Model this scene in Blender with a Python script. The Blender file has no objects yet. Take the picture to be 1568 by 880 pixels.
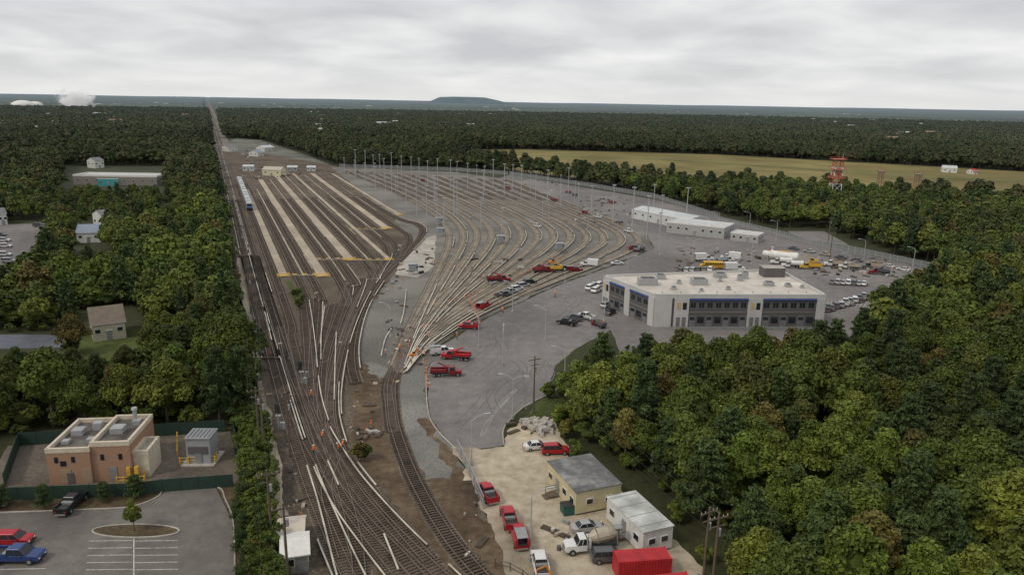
import bpy, math, random
import numpy as np
from mathutils import Vector, Matrix
random.seed(7); rng=np.random.default_rng(7)
scene=bpy.context.scene
# ---------------------------------------------------------------- camera
H=55.0; F=1120.0; PITCH=math.radians(14.25); ROLL=math.radians(0.95)
fw=Vector((0,math.cos(PITCH),-math.sin(PITCH))); r0=Vector((1,0,0)); u0=Vector((0,math.sin(PITCH),math.cos(PITCH)))
rt=r0*math.cos(ROLL)+u0*math.sin(ROLL); up=u0*math.cos(ROLL)-r0*math.sin(ROLL)
cd=bpy.data.cameras.new('camera'); cam=bpy.data.objects.new('camera',cd); scene.collection.objects.link(cam)
M=Matrix((( rt.x,up.x,-fw.x,0),(rt.y,up.y,-fw.y,0),(rt.z,up.z,-fw.z,H),(0,0,0,1)))
cam.matrix_world=M; cd.sensor_width=36; cd.lens=36*F/1568; cd.clip_start=1; cd.clip_end=90000
scene.camera=cam
def G(u,v,z=0.0):
    """survey: ground (or level z) position of a point measured on the aerial photo"""
    d=rt*((u-784)/F)+up*(-(v-440)/F)+fw
    t=(z-H)/d.z
    return Vector((d.x*t,d.y*t,z))
def P(k,v): return (316+k*(v-147),v)
TD=(G(*P(.3,200))-G(*P(.3,600))); TANG=math.degrees(math.atan2(TD.y,TD.x))
# ---------------------------------------------------------------- materials
MATS={}
def newmat(name):
    m=bpy.data.materials.new(name); m.use_nodes=True; nt=m.node_tree
    return m,nt,nt.nodes['Principled BSDF']
def ramp(nt,cols,pos=None):
    r=nt.nodes.new('ShaderNodeValToRGB'); e=r.color_ramp.elements
    n=len(cols)
    if pos is None: pos=[.3+.4*i/(n-1) for i in range(n)]
    while len(e)<n: e.new(.5)
    for i in range(n):
        e[i].position=pos[i]; e[i].color=(*cols[i],1)
    return r
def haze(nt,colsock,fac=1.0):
    """aerial perspective painted into the base colour by distance from the origin"""
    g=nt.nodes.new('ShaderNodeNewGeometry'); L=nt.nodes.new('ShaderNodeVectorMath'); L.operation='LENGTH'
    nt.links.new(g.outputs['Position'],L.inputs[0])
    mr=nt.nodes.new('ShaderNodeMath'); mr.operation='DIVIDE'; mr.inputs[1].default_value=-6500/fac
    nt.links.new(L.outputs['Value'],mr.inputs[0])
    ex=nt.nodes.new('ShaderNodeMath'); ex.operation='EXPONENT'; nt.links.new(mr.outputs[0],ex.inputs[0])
    mx=nt.nodes.new('ShaderNodeMixRGB'); mx.inputs[1].default_value=(.14,.185,.22,1)  # bluish haze painted over the surface colour
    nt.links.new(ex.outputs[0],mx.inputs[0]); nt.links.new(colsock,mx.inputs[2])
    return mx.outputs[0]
def surf(name,cols,scale=1.0,scale2=.04,rough=.92,bump=.3,bscale=5,var=.35,hz=False,cracks=0):
    if name in MATS: return MATS[name]
    m,nt,b=newmat(name); g=nt.nodes.new('ShaderNodeNewGeometry')
    n=nt.nodes.new('ShaderNodeTexNoise'); n.inputs['Scale'].default_value=scale; n.inputs['Detail'].default_value=9; n.inputs['Roughness'].default_value=.65
    nt.links.new(g.outputs['Position'],n.inputs['Vector'])
    r=ramp(nt,cols); nt.links.new(n.outputs['Fac'],r.inputs[0])
    n2=nt.nodes.new('ShaderNodeTexNoise'); n2.inputs['Scale'].default_value=scale2; n2.inputs['Detail'].default_value=6; n2.inputs['Distortion'].default_value=.6
    nt.links.new(g.outputs['Position'],n2.inputs['Vector'])
    mr=nt.nodes.new('ShaderNodeMapRange'); mr.inputs[1].default_value=.3; mr.inputs[2].default_value=.7; mr.inputs[3].default_value=1-var; mr.inputs[4].default_value=1+var
    nt.links.new(n2.outputs['Fac'],mr.inputs[0])
    mu=nt.nodes.new('ShaderNodeVectorMath'); mu.operation='SCALE'
    nt.links.new(r.outputs[0],mu.inputs[0]); nt.links.new(mr.outputs[0],mu.inputs['Scale'])
    s=mu.outputs[0]
    if cracks:
        vo=nt.nodes.new('ShaderNodeTexVoronoi'); vo.feature='DISTANCE_TO_EDGE'; vo.inputs['Scale'].default_value=cracks
        dn=nt.nodes.new('ShaderNodeTexNoise'); dn.inputs['Scale'].default_value=.25; dn.inputs['Detail'].default_value=5; nt.links.new(g.outputs['Position'],dn.inputs['Vector'])
        ad=nt.nodes.new('ShaderNodeVectorMath'); ad.operation='MULTIPLY_ADD'; ad.inputs[1].default_value=(4,4,0); nt.links.new(dn.outputs['Color'],ad.inputs[0]); nt.links.new(g.outputs['Position'],ad.inputs[2]); nt.links.new(ad.outputs[0],vo.inputs['Vector'])
        m3=nt.nodes.new('ShaderNodeMapRange'); m3.inputs[1].default_value=0; m3.inputs[2].default_value=.012; m3.inputs[3].default_value=.86; m3.inputs[4].default_value=1; nt.links.new(vo.outputs['Distance'],m3.inputs[0])
        m4=nt.nodes.new('ShaderNodeVectorMath'); m4.operation='SCALE'; nt.links.new(s,m4.inputs[0]); nt.links.new(m3.outputs[0],m4.inputs['Scale']); s=m4.outputs[0]
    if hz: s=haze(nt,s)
    nt.links.new(s,b.inputs['Base Color']); b.inputs['Roughness'].default_value=rough; b.inputs['Specular IOR Level'].default_value=.2
    n3=nt.nodes.new('ShaderNodeTexNoise'); n3.inputs['Scale'].default_value=bscale; n3.inputs['Detail'].default_value=4
    nt.links.new(g.outputs['Position'],n3.inputs['Vector'])
    bp=nt.nodes.new('ShaderNodeBump'); bp.inputs['Strength'].default_value=bump; bp.inputs['Distance'].default_value=.1
    nt.links.new(n3.outputs['Fac'],bp.inputs['Height']); nt.links.new(bp.outputs[0],b.inputs['Normal'])
    MATS[name]=m; return m
def paint(name,col,rough=.5,metal=0,var=.12,scale=1.2):
    if name in MATS: return MATS[name]
    m,nt,b=newmat(name); tc=nt.nodes.new('ShaderNodeTexCoord')
    n=nt.nodes.new('ShaderNodeTexNoise'); n.inputs['Scale'].default_value=scale; n.inputs['Detail'].default_value=8; n.inputs['Roughness'].default_value=.7
    nt.links.new(tc.outputs['Object'],n.inputs['Vector'])
    r=ramp(nt,[tuple(c*(1-var*1.8) for c in col),col,tuple(min(1,c*(1+var)) for c in col)])
    nt.links.new(n.outputs['Fac'],r.inputs[0]); nt.links.new(r.outputs[0],b.inputs['Base Color'])
    b.inputs['Roughness'].default_value=rough; b.inputs['Metallic'].default_value=metal
    MATS[name]=m; return m
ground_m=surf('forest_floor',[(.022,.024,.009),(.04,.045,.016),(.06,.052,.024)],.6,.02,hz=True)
asph=surf('asphalt',[(.145,.134,.13),(.18,.167,.162),(.215,.20,.193)],.4,.03,.88,.12,6,.24,cracks=.07)
asph2=surf('lot_asphalt',[(.12,.108,.10),(.148,.134,.124),(.178,.163,.15)],.5,.06,.88,.12,6,.26,cracks=.1)
ballast=surf('ballast_grey',[(.10,.093,.086),(.165,.155,.142),(.235,.222,.205)],2.2,.045,.95,.7,7,.32)
ballastn=surf('ballast_fresh',[(.12,.118,.108),(.175,.172,.158),(.25,.245,.225)],2.5,.08,.95,.7,7,.3)
dirtb=surf('ballast_brown',[(.055,.042,.031),(.105,.082,.062),(.175,.145,.115)],1.6,.05,.95,.7,6,.42)
bedr=surf('ballast_stained',[(.075,.058,.045),(.12,.097,.076),(.18,.15,.12)],1.8,.08,.95,.7,6,.35)
dirt=surf('dirt_brown',[(.07,.048,.03),(.11,.078,.05),(.15,.115,.08)],.8,.09,.95,.5,5,.4)
tan=surf('dirt_tan',[(.27,.225,.16),(.38,.325,.245),(.47,.41,.32)],.5,.07,.95,.3,5,.3)
conc=surf('concrete',[(.28,.26,.225),(.37,.345,.31),(.44,.415,.375)],1.0,.12,.85,.15,5,.2)
grass=surf('grass',[(.035,.055,.015),(.07,.09,.025),(.11,.11,.04)],1.2,.1,.95,.5,6,.35)
meadow=surf('meadow',[(.12,.10,.035),(.18,.15,.055),(.23,.19,.08)],.02,.006,.95,.1,1,.3)
white_p=paint('white_paint',(.66,.65,.62),.6,0,.1)
line_p=paint('line_paint',(.5,.5,.48),.7,0,.4,3)
dust=surf('dust_streak',[(.19,.18,.17),(.27,.26,.245),(.36,.35,.33)],1.2,.3,.9,.1)
yellow_p=paint('yellow_paint',(.60,.37,.05),.6,0,.2)
rail_m=paint('rail_steel',(.17,.125,.095),.45,.3,.3)
railr=paint('rail_rust',(.11,.065,.04),.6,.2,.2)
tie_w=paint('tie_wood',(.085,.063,.047),.9,0,.4,.4)
tie_c=paint('tie_concrete',(.33,.29,.23),.9,0,.3,.3)
cover=paint('third_rail_cover',(.50,.465,.39),.6,0,.3,.2)
walk=surf('walkway_concrete',[(.26,.215,.165),(.37,.315,.25),(.46,.40,.32)],1.5,.06,.9,.15,5,.2)
glass=paint('glass_dark',(.02,.025,.03),.12,0,.1)
tyre=paint('tyre',(.02,.02,.02),.85)
chrome=paint('metal_grey',(.30,.31,.31),.5,.4)
galv=paint('galvanised',(.36,.37,.38),.5,.3,.1)
mastm=paint('mast_grey',(.38,.39,.41),.5,.1,.1)
black=paint('black_plastic',(.03,.03,.03),.6)
lampred=paint('tail_light',(.4,.02,.01),.3)
lampw=paint('head_light',(.75,.75,.7),.2)
wood=paint('pole_wood',(.12,.09,.065),.9,0,.3)
dkgrey=paint('wall_dark_grey',(.10,.092,.094),.7,0,.1,.4)
blue=paint('blue_trim',(.04,.09,.28),.5)
roofw=surf('roof_membrane',[(.42,.385,.33),(.52,.48,.43),(.60,.56,.51)],.25,.1,.8,.05,2,.18)
# ---------------------------------------------------------------- mesh builder
class MB:
    def __init__(s): s.v=[];s.f=[];s.m=[];s.mats=[]
    def mi(s,m):
        if m not in s.mats: s.mats.append(m)
        return s.mats.index(m)
    def face(s,pts,mat):
        b=len(s.v); s.v+= [tuple(p) for p in pts]; s.f.append(tuple(range(b,b+len(pts)))); s.m.append(s.mi(mat))
    def box(s,c,d,mat,rz=0,top=(1,1),bottom=True,shx=0):
        cx,cy,cz=c; hx,hy,hz=d[0]/2,d[1]/2,d[2]/2; b=len(s.v); ca,sa=math.cos(rz),math.sin(rz)
        for z,(tx,ty),sh in ((-hz,(1,1),0),(hz,top,shx)):
            for x,y in ((-hx,-hy),(hx,-hy),(hx,hy),(-hx,hy)):
                x=x*tx+sh;y=y*ty
                s.v.append((cx+x*ca-y*sa,cy+x*sa+y*ca,cz+z))
        fs=[(4,5,6,7),(0,1,5,4),(1,2,6,5),(2,3,7,6),(3,0,4,7)]
        if bottom: fs.append((3,2,1,0))
        i=s.mi(mat)
        for f in fs: s.f.append(tuple(b+q for q in f)); s.m.append(i)
    def cyl(s,p0,p1,r0,r1,n,mat,caps=True):
        p0=Vector(p0);p1=Vector(p1);d=(p1-p0).normalized()
        a=d.orthogonal().normalized();c=d.cross(a);b=len(s.v);i=s.mi(mat)
        for p,r in((p0,r0),(p1,r1)):
            for k in range(n):
                t=2*math.pi*k/n; s.v.append(tuple(p+(a*math.cos(t)+c*math.sin(t))*r))
        for k in range(n):
            k2=(k+1)%n; s.f.append((b+k,b+k2,b+n+k2,b+n+k)); s.m.append(i)
        if caps:
            s.f.append(tuple(b+k for k in range(n))[::-1]); s.m.append(i)
            s.f.append(tuple(b+n+k for k in range(n))); s.m.append(i)
    def prism(s,prof,w0,mat,inset=None):
        """side profile (x,z) closed, extruded to half widths (per point list or const)"""
        n=len(prof);b=len(s.v);i=s.mi(mat)
        ws=inset if inset else [w0]*n
        for sg in(-1,1):
            for (x,z),w in zip(prof,ws): s.v.append((x,sg*w,z))
        s.f.append(tuple(b+k for k in range(n))); s.m.append(i)
        s.f.append(tuple(b+n+k for k in range(n))[::-1]); s.m.append(i)
        for k in range(n):
            k2=(k+1)%n; s.f.append((b+k2,b+k,b+n+k,b+n+k2)); s.m.append(i)
    def sweep(s,line,off,w,z0,z1,mat):
        b=len(s.v);i=s.mi(mat);n=len(line)
        for k in range(n):
            p=line[k]; t=(line[min(k+1,n-1)]-line[max(k-1,0)]); t=t.normalized() if t.length>0 else Vector((1,0,0))
            nx,ny=-t.y,t.x
            for o,z in((off-w/2,z0),(off-w/2,z1),(off+w/2,z1),(off+w/2,z0)):
                s.v.append((p.x+nx*o,p.y+ny*o,z))
        for k in range(n-1):
            a=b+4*k
            for q in range(3):
                s.f.append((a+q,a+q+1,a+5+q,a+4+q)); s.m.append(i)
        s.f.append((b,b+3,b+2,b+1)); s.m.append(i); e=b+4*(n-1); s.f.append((e,e+1,e+2,e+3)); s.m.append(i)
    def mesh(s,name):
        me=bpy.data.meshes.new(name); me.from_pydata(s.v,[],s.f)
        for m in s.mats: me.materials.append(m)
        me.polygons.foreach_set('material_index',s.m); me.update(); return me
    def obj(s,name,loc=(0,0,0),rz=0,bevel=0):
        return inst(s.mesh(name),name,loc,rz,1,bevel)
def inst(me,name,loc,rz=0,sc=1,bevel=0):
    o=bpy.data.objects.new(name,me); o.location=loc; o.rotation_euler=(0,0,rz)
    o.scale=(sc,sc,sc) if not isinstance(sc,tuple) else sc
    scene.collection.objects.link(o)
    if bevel:
        md=o.modifiers.new('bevel','BEVEL'); md.width=bevel; md.segments=2; md.limit_method='ANGLE'
    return o
def catmull(pts,n=10):
    out=[];m=len(pts)
    for i in range(m-1):
        p0=pts[max(i-1,0)];p1=pts[i];p2=pts[i+1];p3=pts[min(i+2,m-1)]
        for k in range(n):
            t=k/n
            out.append(.5*((2*p1)+(-p0+p2)*t+(2*p0-5*p1+4*p2-p3)*t*t+(-p0+3*p1-3*p2+p3)*t**3))
    out.append(pts[-1]); return out
def resample(line,step):
    out=[line[0].copy()];acc=0
    for a,b in zip(line,line[1:]):
        L=(b-a).length
        if L==0: continue
        d=step-acc
        while d<=L:
            out.append(a+(b-a)*(d/L)); d+=step
        acc=(acc+L)%step
    return out
def L(px): return [G(u,v) for u,v in px]
# ---------------------------------------------------------------- ground
def axis():
    a=[0,60,120,200,300,450,700,1000,1500,2500,4000,7000,12000,25000,50000]
    return sorted([-x for x in a[1:]]+a)
ax=axis(); V=[(x,y,0) for y in ax for x in ax]; n=len(ax)
me=bpy.data.meshes.new('ground'); me.from_pydata(V,[],[(j*n+i,j*n+i+1,(j+1)*n+i+1,(j+1)*n+i) for j in range(n-1) for i in range(n-1)])
me.materials.append(ground_m); inst(me,'ground',(0,0,0))
def patch(name,px,z,mat,jit=0.0,raw=False):
    pts=[p.copy() for p in px] if raw else L(px)
    out=[]
    for i in range(len(pts)):
        a=pts[i];b=pts[(i+1)%len(pts)];out.append(a)
        if jit:
            ln=(b-a).length; k=min(60,int(ln/1.2)); ph=[random.random()*6.3 for _ in range(3)]
            nrm=Vector((-(b-a).y,(b-a).x,0)).normalized()
            for q in range(1,k):
                s=ln*q/k; e=math.sin(math.pi*q/k)**.5
                off=(math.sin(s*.35+ph[0])+.6*math.sin(s*.9+ph[1])+.35*math.sin(s*2.1+ph[2])+random.gauss(0,.25))*jit*e
                out.append(a+(b-a)*(q/k)+nrm*off)
    mb=MB(); mb.face([(p.x,p.y,z) for p in out],mat); o=mb.obj(name)
    me=o.data
    if me.polygons[0].normal.z<0: me.flip_normals()
    return o
patch('railway_ballast',[(333,232),(347,300),(364,430),(380,520),(393,600),(410,660),(420,760),(432,880),(445,1010),(920,1010),(800,900),(745,790),(700,690),(665,640),(652,575),(640,540),(700,470),(700,350),(520,255),(400,235)],.02,dirtb,.3)
patch('railway_ballast',[(316.5,153.5),(318.5,153.5),(325,165),(372,262),(332,262),(321,170)],.012,ballast)
patch('yard_ballast',[(505,255),(700,264),(800,278),(985,345),(1000,380),(940,405),(850,437),(745,485),(668,530),(650,580),(655,640),(600,640),(575,570),(545,545),(550,490),(600,425),(640,390),(600,330)],.03,ballast,.5)
patch('lot_asphalt',[(985,348),(1002,380),(945,405),(855,437),(750,485),(672,532),(652,575),(660,640),(700,690),(770,682),(772,655),(800,625),(838,605),(850,560),(880,535),(935,505),(950,540),(1290,535),(1310,500),(1400,470),(1445,440),(1425,414),(1230,368),(1110,335),(1000,305),(900,288),(780,268),(760,274)],.04,asph,.12)
patch('access_road',[(690,684),(772,684),(776,660),(800,640),(850,640),(870,700),(960,760),(1080,870),(1120,1010),(840,1010),(765,860),(728,760)],.05,tan,.5)
patch('dirt_ground',[(545,560),(575,565),(600,640),(625,720),(670,800),(720,870),(690,880),(640,820),(575,740),(545,700),(540,640)],.03,dirt,.6)
patch('dirt_ground',[(650,735),(722,735),(770,860),(850,1000),(800,1000),(740,870),(690,800)],.054,dirt,.6)
patch('dirt_ground',[(655,640),(690,690),(722,735),(690,735),(672,690),(640,640)],.048,dirt,.6)
patch('gravel_shoulder',[(560,555),(652,572),(648,600),(660,640),(700,705),(722,745),(690,775),(650,742),(622,690),(608,640),(598,600)],.044,ballastn,.8)
patch('concrete_pad',[(622,372),(668,360),(664,408),(640,425),(605,420)],.052,conc,.3)
patch('concrete_pad',[(600,548),(625,545),(622,560),(598,562)],.053,conc,.4)
patch('grass_verge',[(438,430),(447,430),(464,470),(455,478)],.026,grass,.4)
patch('grass_verge',[(830,610),(960,580),(960,700),(850,640),(800,640)],.056,grass,.5)
patch('grass_verge',[(950,541),(1290,536),(1300,600),(940,600)],.03,grass,.5)
patch('access_path',[(362,395),(374,395),(392,510),(403,600),(396,600),(380,505)],.026,tan,.3)
patch('access_path',[(398,600),(405,598),(432,720),(440,820),(425,820),(414,700)],.026,tan,.3)
patch('parking_lot',[(-260,800),(0,785),(135,780),(200,776),(240,762),(258,748),(330,745),(357,800),(360,880),(362,1010),(-260,1010)],.03,asph2)
patch('grass_verge',[(330,745),(385,738),(425,820),(440,1010),(362,1010),(360,880),(357,800)],.028,surf('mulch',[(.05,.035,.022),(.09,.065,.04),(.10,.09,.04)],1.5,.2),.2)
patch('substation_yard',[(-30,755),(12,682),(352,660),(372,742),(200,758)],.024,surf('compound_gravel',[(.09,.075,.06),(.13,.11,.09),(.17,.145,.12)],1.5,.1))
patch('mulch_bed',[(-260,800),(-30,757),(200,759),(258,748),(240,762),(200,776),(135,780),(0,785)],.026,MATS['mulch'])
patch('meadow',[(692,229),(800,229),(1100,237),(1568,263),(1800,280),(1800,345),(1568,322),(1300,308),(1000,286),(800,263),(690,240)],.02,meadow)
patch('meadow_track',[(760,236),(1000,243),(1300,262),(1568,277),(1568,280),(1300,264),(1000,244.5),(760,237.5)],.03,surf('mown_grass',[(.09,.10,.035),(.12,.125,.04),(.15,.15,.05)],.05,.02))
patch('town_ground',[(338,222),(362,212),(400,215),(470,238),(520,258),(333,262)],.008,surf('town_asphalt',[(.09,.10,.08),(.14,.14,.12),(.2,.2,.17)],.05,.02),.3)
patch('side_street',[(-80,345),(78,342),(72,372),(25,415),(-80,425)],.02,asph)
patch('side_street',[(-80,512),(60,512),(98,514),(95,532),(-80,536)],.02,surf('blue_asphalt',[(.10,.11,.14),(.13,.14,.17),(.15,.16,.19)],.5,.05))
patch('lawn',[(95,514),(220,505),(225,560),(100,565)],.015,grass,.6)
patch('side_street',[(1205,354),(1262,354),(1300,375),(1235,368)],.02,asph)
# kerbs
def kerb(name,px,z=.04,w=.18,h=.13,mat=conc):
    mb=MB(); mb.sweep(resample(catmull(L(px),8),1.0),0,w,z-.03,z+h,mat); mb.obj(name)
kerb('kerb',[(0,785),(135,780),(200,776),(240,762),(258,748),(330,745),(345,765),(357,800),(360,880),(362,980)])
kerb('kerb',[(652,575),(658,640),(698,688)]); kerb('kerb',[(772,682),(772,655),(800,625),(838,605)])
# island
c=G(208,813); mb=MB(); ring=[]
for k in range(33):
    t=2*math.pi*k/32; ring.append(Vector((c.x+5.6*math.cos(t),c.y+1.5*math.sin(t),0)))
mb.sweep(ring,0,.2,.02,.17,conc); mb.face([(p.x,p.y,.1) for p in ring[:-1]],MATS['mulch']); mb.obj('traffic_island')
# painted stall lines
mb=MB()
for v in range(828,900,11):
    for a,b in((136,203),(207,272)):
        mb.sweep([G(a-(v-828)*.1,v),G(b,v-1)],0,.10,.035,.038,line_p)
for u,v in((0,857),(0,872)): mb.sweep([G(u-40,v),G(u+70,v-2)],0,.12,.035,.038,line_p)
mb.sweep([G(205,822),G(205,905)],0,.12,.04,.043,line_p)
mb.obj('parking_marking')
mb=MB()
for px,w in (([(792,596),(765,625),(742,650),(735,672)],.22),([(787,598),(760,630),(738,668)],.14),([(790,594),(770,612),(752,641),(741,670)],.12)):
    mb.sweep(catmull(L(px)),0,w,.0455,.0465+w*.002,dust)
for k in range(12):
    a=G(1262+k*6,470); b=G(1268+k*6,462); mb.sweep([a,b],0,.12,.0455,.0465,line_p)
mb.obj('road_marking')
# tyre marks
dark=surf('tyre_marks',[(.12,.112,.108),(.14,.13,.126),(.16,.15,.145)],.8,.1)
mb=MB()
for j in range(26):
    u=random.uniform(700,900);v=random.uniform(430,640)
    px=[(u,v),(u+random.uniform(-30,30),v+25),(u+random.uniform(-60,10),v+60)]
    if v+60>655 or u-60<690-(v-440)*.1: continue
    for o in(-.8,.8): mb.sweep(catmull(L(px),6),o,.2,.0415+.0004*j+o*.0002,.042+.0004*j+o*.0002,dark)
mb.obj('tyre_mark')
# ---------------------------------------------------------------- tracks
TI=[0]
def track(px,tie,raw=False,covers=(1.75,),tmax=430,rail=rail_m,cprob=.6,name='railway_track',cw=.2):
    TI[0]+=1; dz=.066+TI[0]*.0045
    line=catmull(px if raw else L(px),12); ln=resample(line,2.5); mb=MB()
    for o in(-.76,.76): mb.sweep(ln,o,.11,dz+.07,dz+.21,rail)
    mb.sweep(ln,0,3.3,.045,.0565+TI[0]*.0006,bedr)
    tl=resample(line,.62)
    for k in range(1,len(tl)-1):
        p=tl[k]
        if p.length>tmax: continue
        t=tl[k+1]-tl[k-1]; mb.box((p.x,p.y,dz+.03),(.25,2.6,.1),tie,math.atan2(t.y,t.x)+random.uniform(-.02,.02),bottom=False)
    for c in covers:
        k=0
        while k<len(ln)-3:
            n=random.randint(8,24)
            seg=ln[k:k+n]
            if len(seg)>2 and random.random()<cprob:
                mb.sweep(seg,c,cw,dz+.38,dz+.47,cover); mb.sweep(seg,c+.02,.09,dz,dz+.375,railr)
            k+=n+ (1 if random.random()<.6 else 3)
    return mb.obj(name)
track([P(.245,160),P(.245,250),P(.245,400),P(.25,600),(466,720),(497,800),(532,880),(585,990)],tie_w,covers=(1.75,-1.75),cprob=.9)
track([P(.30,160),P(.30,250),P(.30,400),(455,600),(492,700),(528,770),(572,830),(612,880),(700,985)],tie_w,covers=(-1.75,),cprob=.75)
track([P(.378,255),P(.378,430),(447,520),(466,600),(485,650),(520,712),(556,760),(612,822),(672,880),(780,985)],tie_w,cprob=.5)
LE=[(508,640),(522,690),(560,748),(615,812),(668,872)]
track([P(.50,264),P(.50,420),(463,460),(470,520),(476,600),(488,650)],tie_w,cprob=.4)
track([P(.575,264),P(.575,420),(484,460),(480,520),(478,580)],tie_w,cprob=.3)
track([P(.72,264),P(.72,420),(508,470),(494,520),(486,580),(488,630)],tie_w,cprob=.4)
track([P(.80,264),P(.80,400),(532,440),(520,480),(500,540),(492,600),(495,650)],tie_w,cprob=.3)
track([P(.95,264),P(.95,395),(553,430),(530,490),(510,560),(504,630),(515,685)],tie_w,cprob=.45)
track([P(1.03,264),P(1.03,385),(570,420),(546,465),(522,530)],tie_w,cprob=.3)
track([P(1.20,264),P(1.20,350),(592,385),(580,415),(555,455),(530,510),(512,580)]+LE,tie_w,cprob=.4)
track([P(1.28,264),P(1.28,345),(605,375),(598,400),(575,435)],tie_w,cprob=.3)
track([P(1.44,264),P(1.44,340),(625,362),(618,388),(585,425),(556,470),(540,520),(538,560),(545,590)],tie_w,cprob=.5)
track([P(1.54,264),P(1.54,325),(640,345),(645,362),(622,388),(590,420)],tie_w,cprob=.3)
track([(455,640),(478,690),(520,752),(566,806),(610,850),(700,950)],tie_w,covers=())
track([(490,650),(508,700),(528,760),(545,830),(552,900),(560,960)],tie_w,covers=())
track([(515,700),(500,745),(512,800),(530,860)],tie_w,covers=())
track([(430,500),(444,560),(468,620),(496,700)],tie_w,covers=())
inner=L([(528,262),(600,292),(655,322),(681,345),(688,370),(670,415),(648,462),(625,512),(606,556)])
outer=L([(775,276),(880,318),(950,347),(978,370),(945,393),(850,430),(742,476),(657,526),(610,566)])
NT=13
for i in range(NT):
    f=i/(NT-1)
    pts=[a.lerp(b,f) for a,b in zip(inner,outer)]
    # ladder: join the lead one after another
    pts[-1]=G(604+4*f,566+8*f)
    track(pts,tie_c,raw=True,covers=(1.8,),tmax=420,cprob=.65,cw=.24)
lead=[(607,560),(600,590),(600,620),(606,660),(634,735),(684,820),(738,885),(830,985)]
track(lead,tie_w,covers=(),rail=rail_m)
track([(612,555),(595,590),(597,625),(602,665)],tie_w,covers=())
# extra white cover boards along tracks
mb=MB()
for px in ([(515,510),(513,560),(512,620)],[(470,715),(487,770),(515,880),(530,930)],[(502,708),(511,728),(520,748)],[(588,820),(600,850),(612,880)],
           [(622,445),(618,480),(612,500)],[(600,505),(590,520),(583,550)],[(548,710),(565,732),(580,750)],[(497,470),(490,530)]):
    mb.sweep(resample(catmull(L(px),8),2),0,.22,.3,.42,cover)
mb.obj('third_rail_cover')
# pull walkways
def plat(k,v0,v1,w,yellow=True):
    a=G(*P(k,v0)); b=G(*P(k,v1)); mb=MB(); ln=resample([a,b],3)
    mb.sweep(ln,0,w,.05,.28,walk)
    d=(b-a).normalized(); n=Vector((-d.y,d.x,0))
    if yellow:
        for t in range(0,4):
            p=b-d*(t*1.2); mb.box((p.x,p.y,.32),(.5,w+1.6,.06),yellow_p,math.atan2(d.y,d.x))
    mb.obj('service_walkway')
for k,v0,v1,w in((.43,290,424,2.4),(.645,275,424,3.0),(.875,268,399,3.2),(1.115,266,399,1.6),(1.36,266,351,3.0),(1.62,266,330,1.8),(.54,290,424,.5),(.76,275,400,.5),(.99,270,399,.5),(1.24,268,350,.5)):
    plat(k,v0,v1,w,w>.6)
mb=MB()
for (u0_,u1_,v) in((447,497,421),(485,533,397),(533,604,398),(535,592,351)):
    ln=resample([G(u0_,v),G(u1_,v-1)],1.6)
    for a,b in zip(ln[::2],ln[1::2]): mb.sweep([a,b],0,.9,.30,.34,yellow_p)
    mb.sweep([G(u0_,v+1.5),G(u1_,v+.5)],0,.7,.2,.29,walk)
mb.obj('yellow_barrier')
# ---------------------------------------------------------------- trees
def leafmat(name,cols,hz=True):
    m,nt,b=newmat(name)
    oi=nt.nodes.new('ShaderNodeObjectInfo'); wn=nt.nodes.new('ShaderNodeTexWhiteNoise'); wn.noise_dimensions='3D'
    nt.links.new(oi.outputs['Location'],wn.inputs['Vector'])
    r=ramp(nt,cols,[i/(len(cols)-1)*.96 for i in range(len(cols))]); nt.links.new(wn.outputs['Value'],r.inputs[0])
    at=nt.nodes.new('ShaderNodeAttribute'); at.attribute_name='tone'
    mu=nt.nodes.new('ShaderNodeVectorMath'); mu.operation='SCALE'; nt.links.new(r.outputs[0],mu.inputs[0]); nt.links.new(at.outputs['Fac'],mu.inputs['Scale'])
    n=nt.nodes.new('ShaderNodeTexNoise'); n.inputs['Scale'].default_value=.012; n.inputs['Detail'].default_value=4
    g=nt.nodes.new('ShaderNodeNewGeometry'); nt.links.new(g.outputs['Position'],n.inputs['Vector'])
    mr=nt.nodes.new('ShaderNodeMapRange'); mr.inputs[1].default_value=.35; mr.inputs[2].default_value=.65; mr.inputs[3].default_value=.68; mr.inputs[4].default_value=1.3
    nt.links.new(n.outputs['Fac'],mr.inputs[0])
    mu2=nt.nodes.new('ShaderNodeVectorMath'); mu2.operation='SCALE'; nt.links.new(mu.outputs[0],mu2.inputs[0]); nt.links.new(mr.outputs[0],mu2.inputs['Scale'])
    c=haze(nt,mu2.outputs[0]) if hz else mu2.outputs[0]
    nt.links.new(c,b.inputs['Base Color']); b.inputs['Roughness'].default_value=.65; b.inputs['Specular IOR Level'].default_value=.15
    return m
DC=[(.058,.088,.014),(.072,.103,.015),(.10,.128,.018),(.066,.092,.016),(.12,.135,.02),(.08,.104,.017),(.054,.076,.015),(.115,.092,.024),(.075,.106,.015),(.09,.112,.017),(.06,.085,.015)]
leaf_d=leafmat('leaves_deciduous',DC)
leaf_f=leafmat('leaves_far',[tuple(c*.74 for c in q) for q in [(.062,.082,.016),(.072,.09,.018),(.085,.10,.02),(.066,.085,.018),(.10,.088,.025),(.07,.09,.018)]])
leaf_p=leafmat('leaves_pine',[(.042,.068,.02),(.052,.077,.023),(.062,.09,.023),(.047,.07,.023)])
bark=paint('bark',(.09,.07,.05),.95,0,.3)
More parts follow.
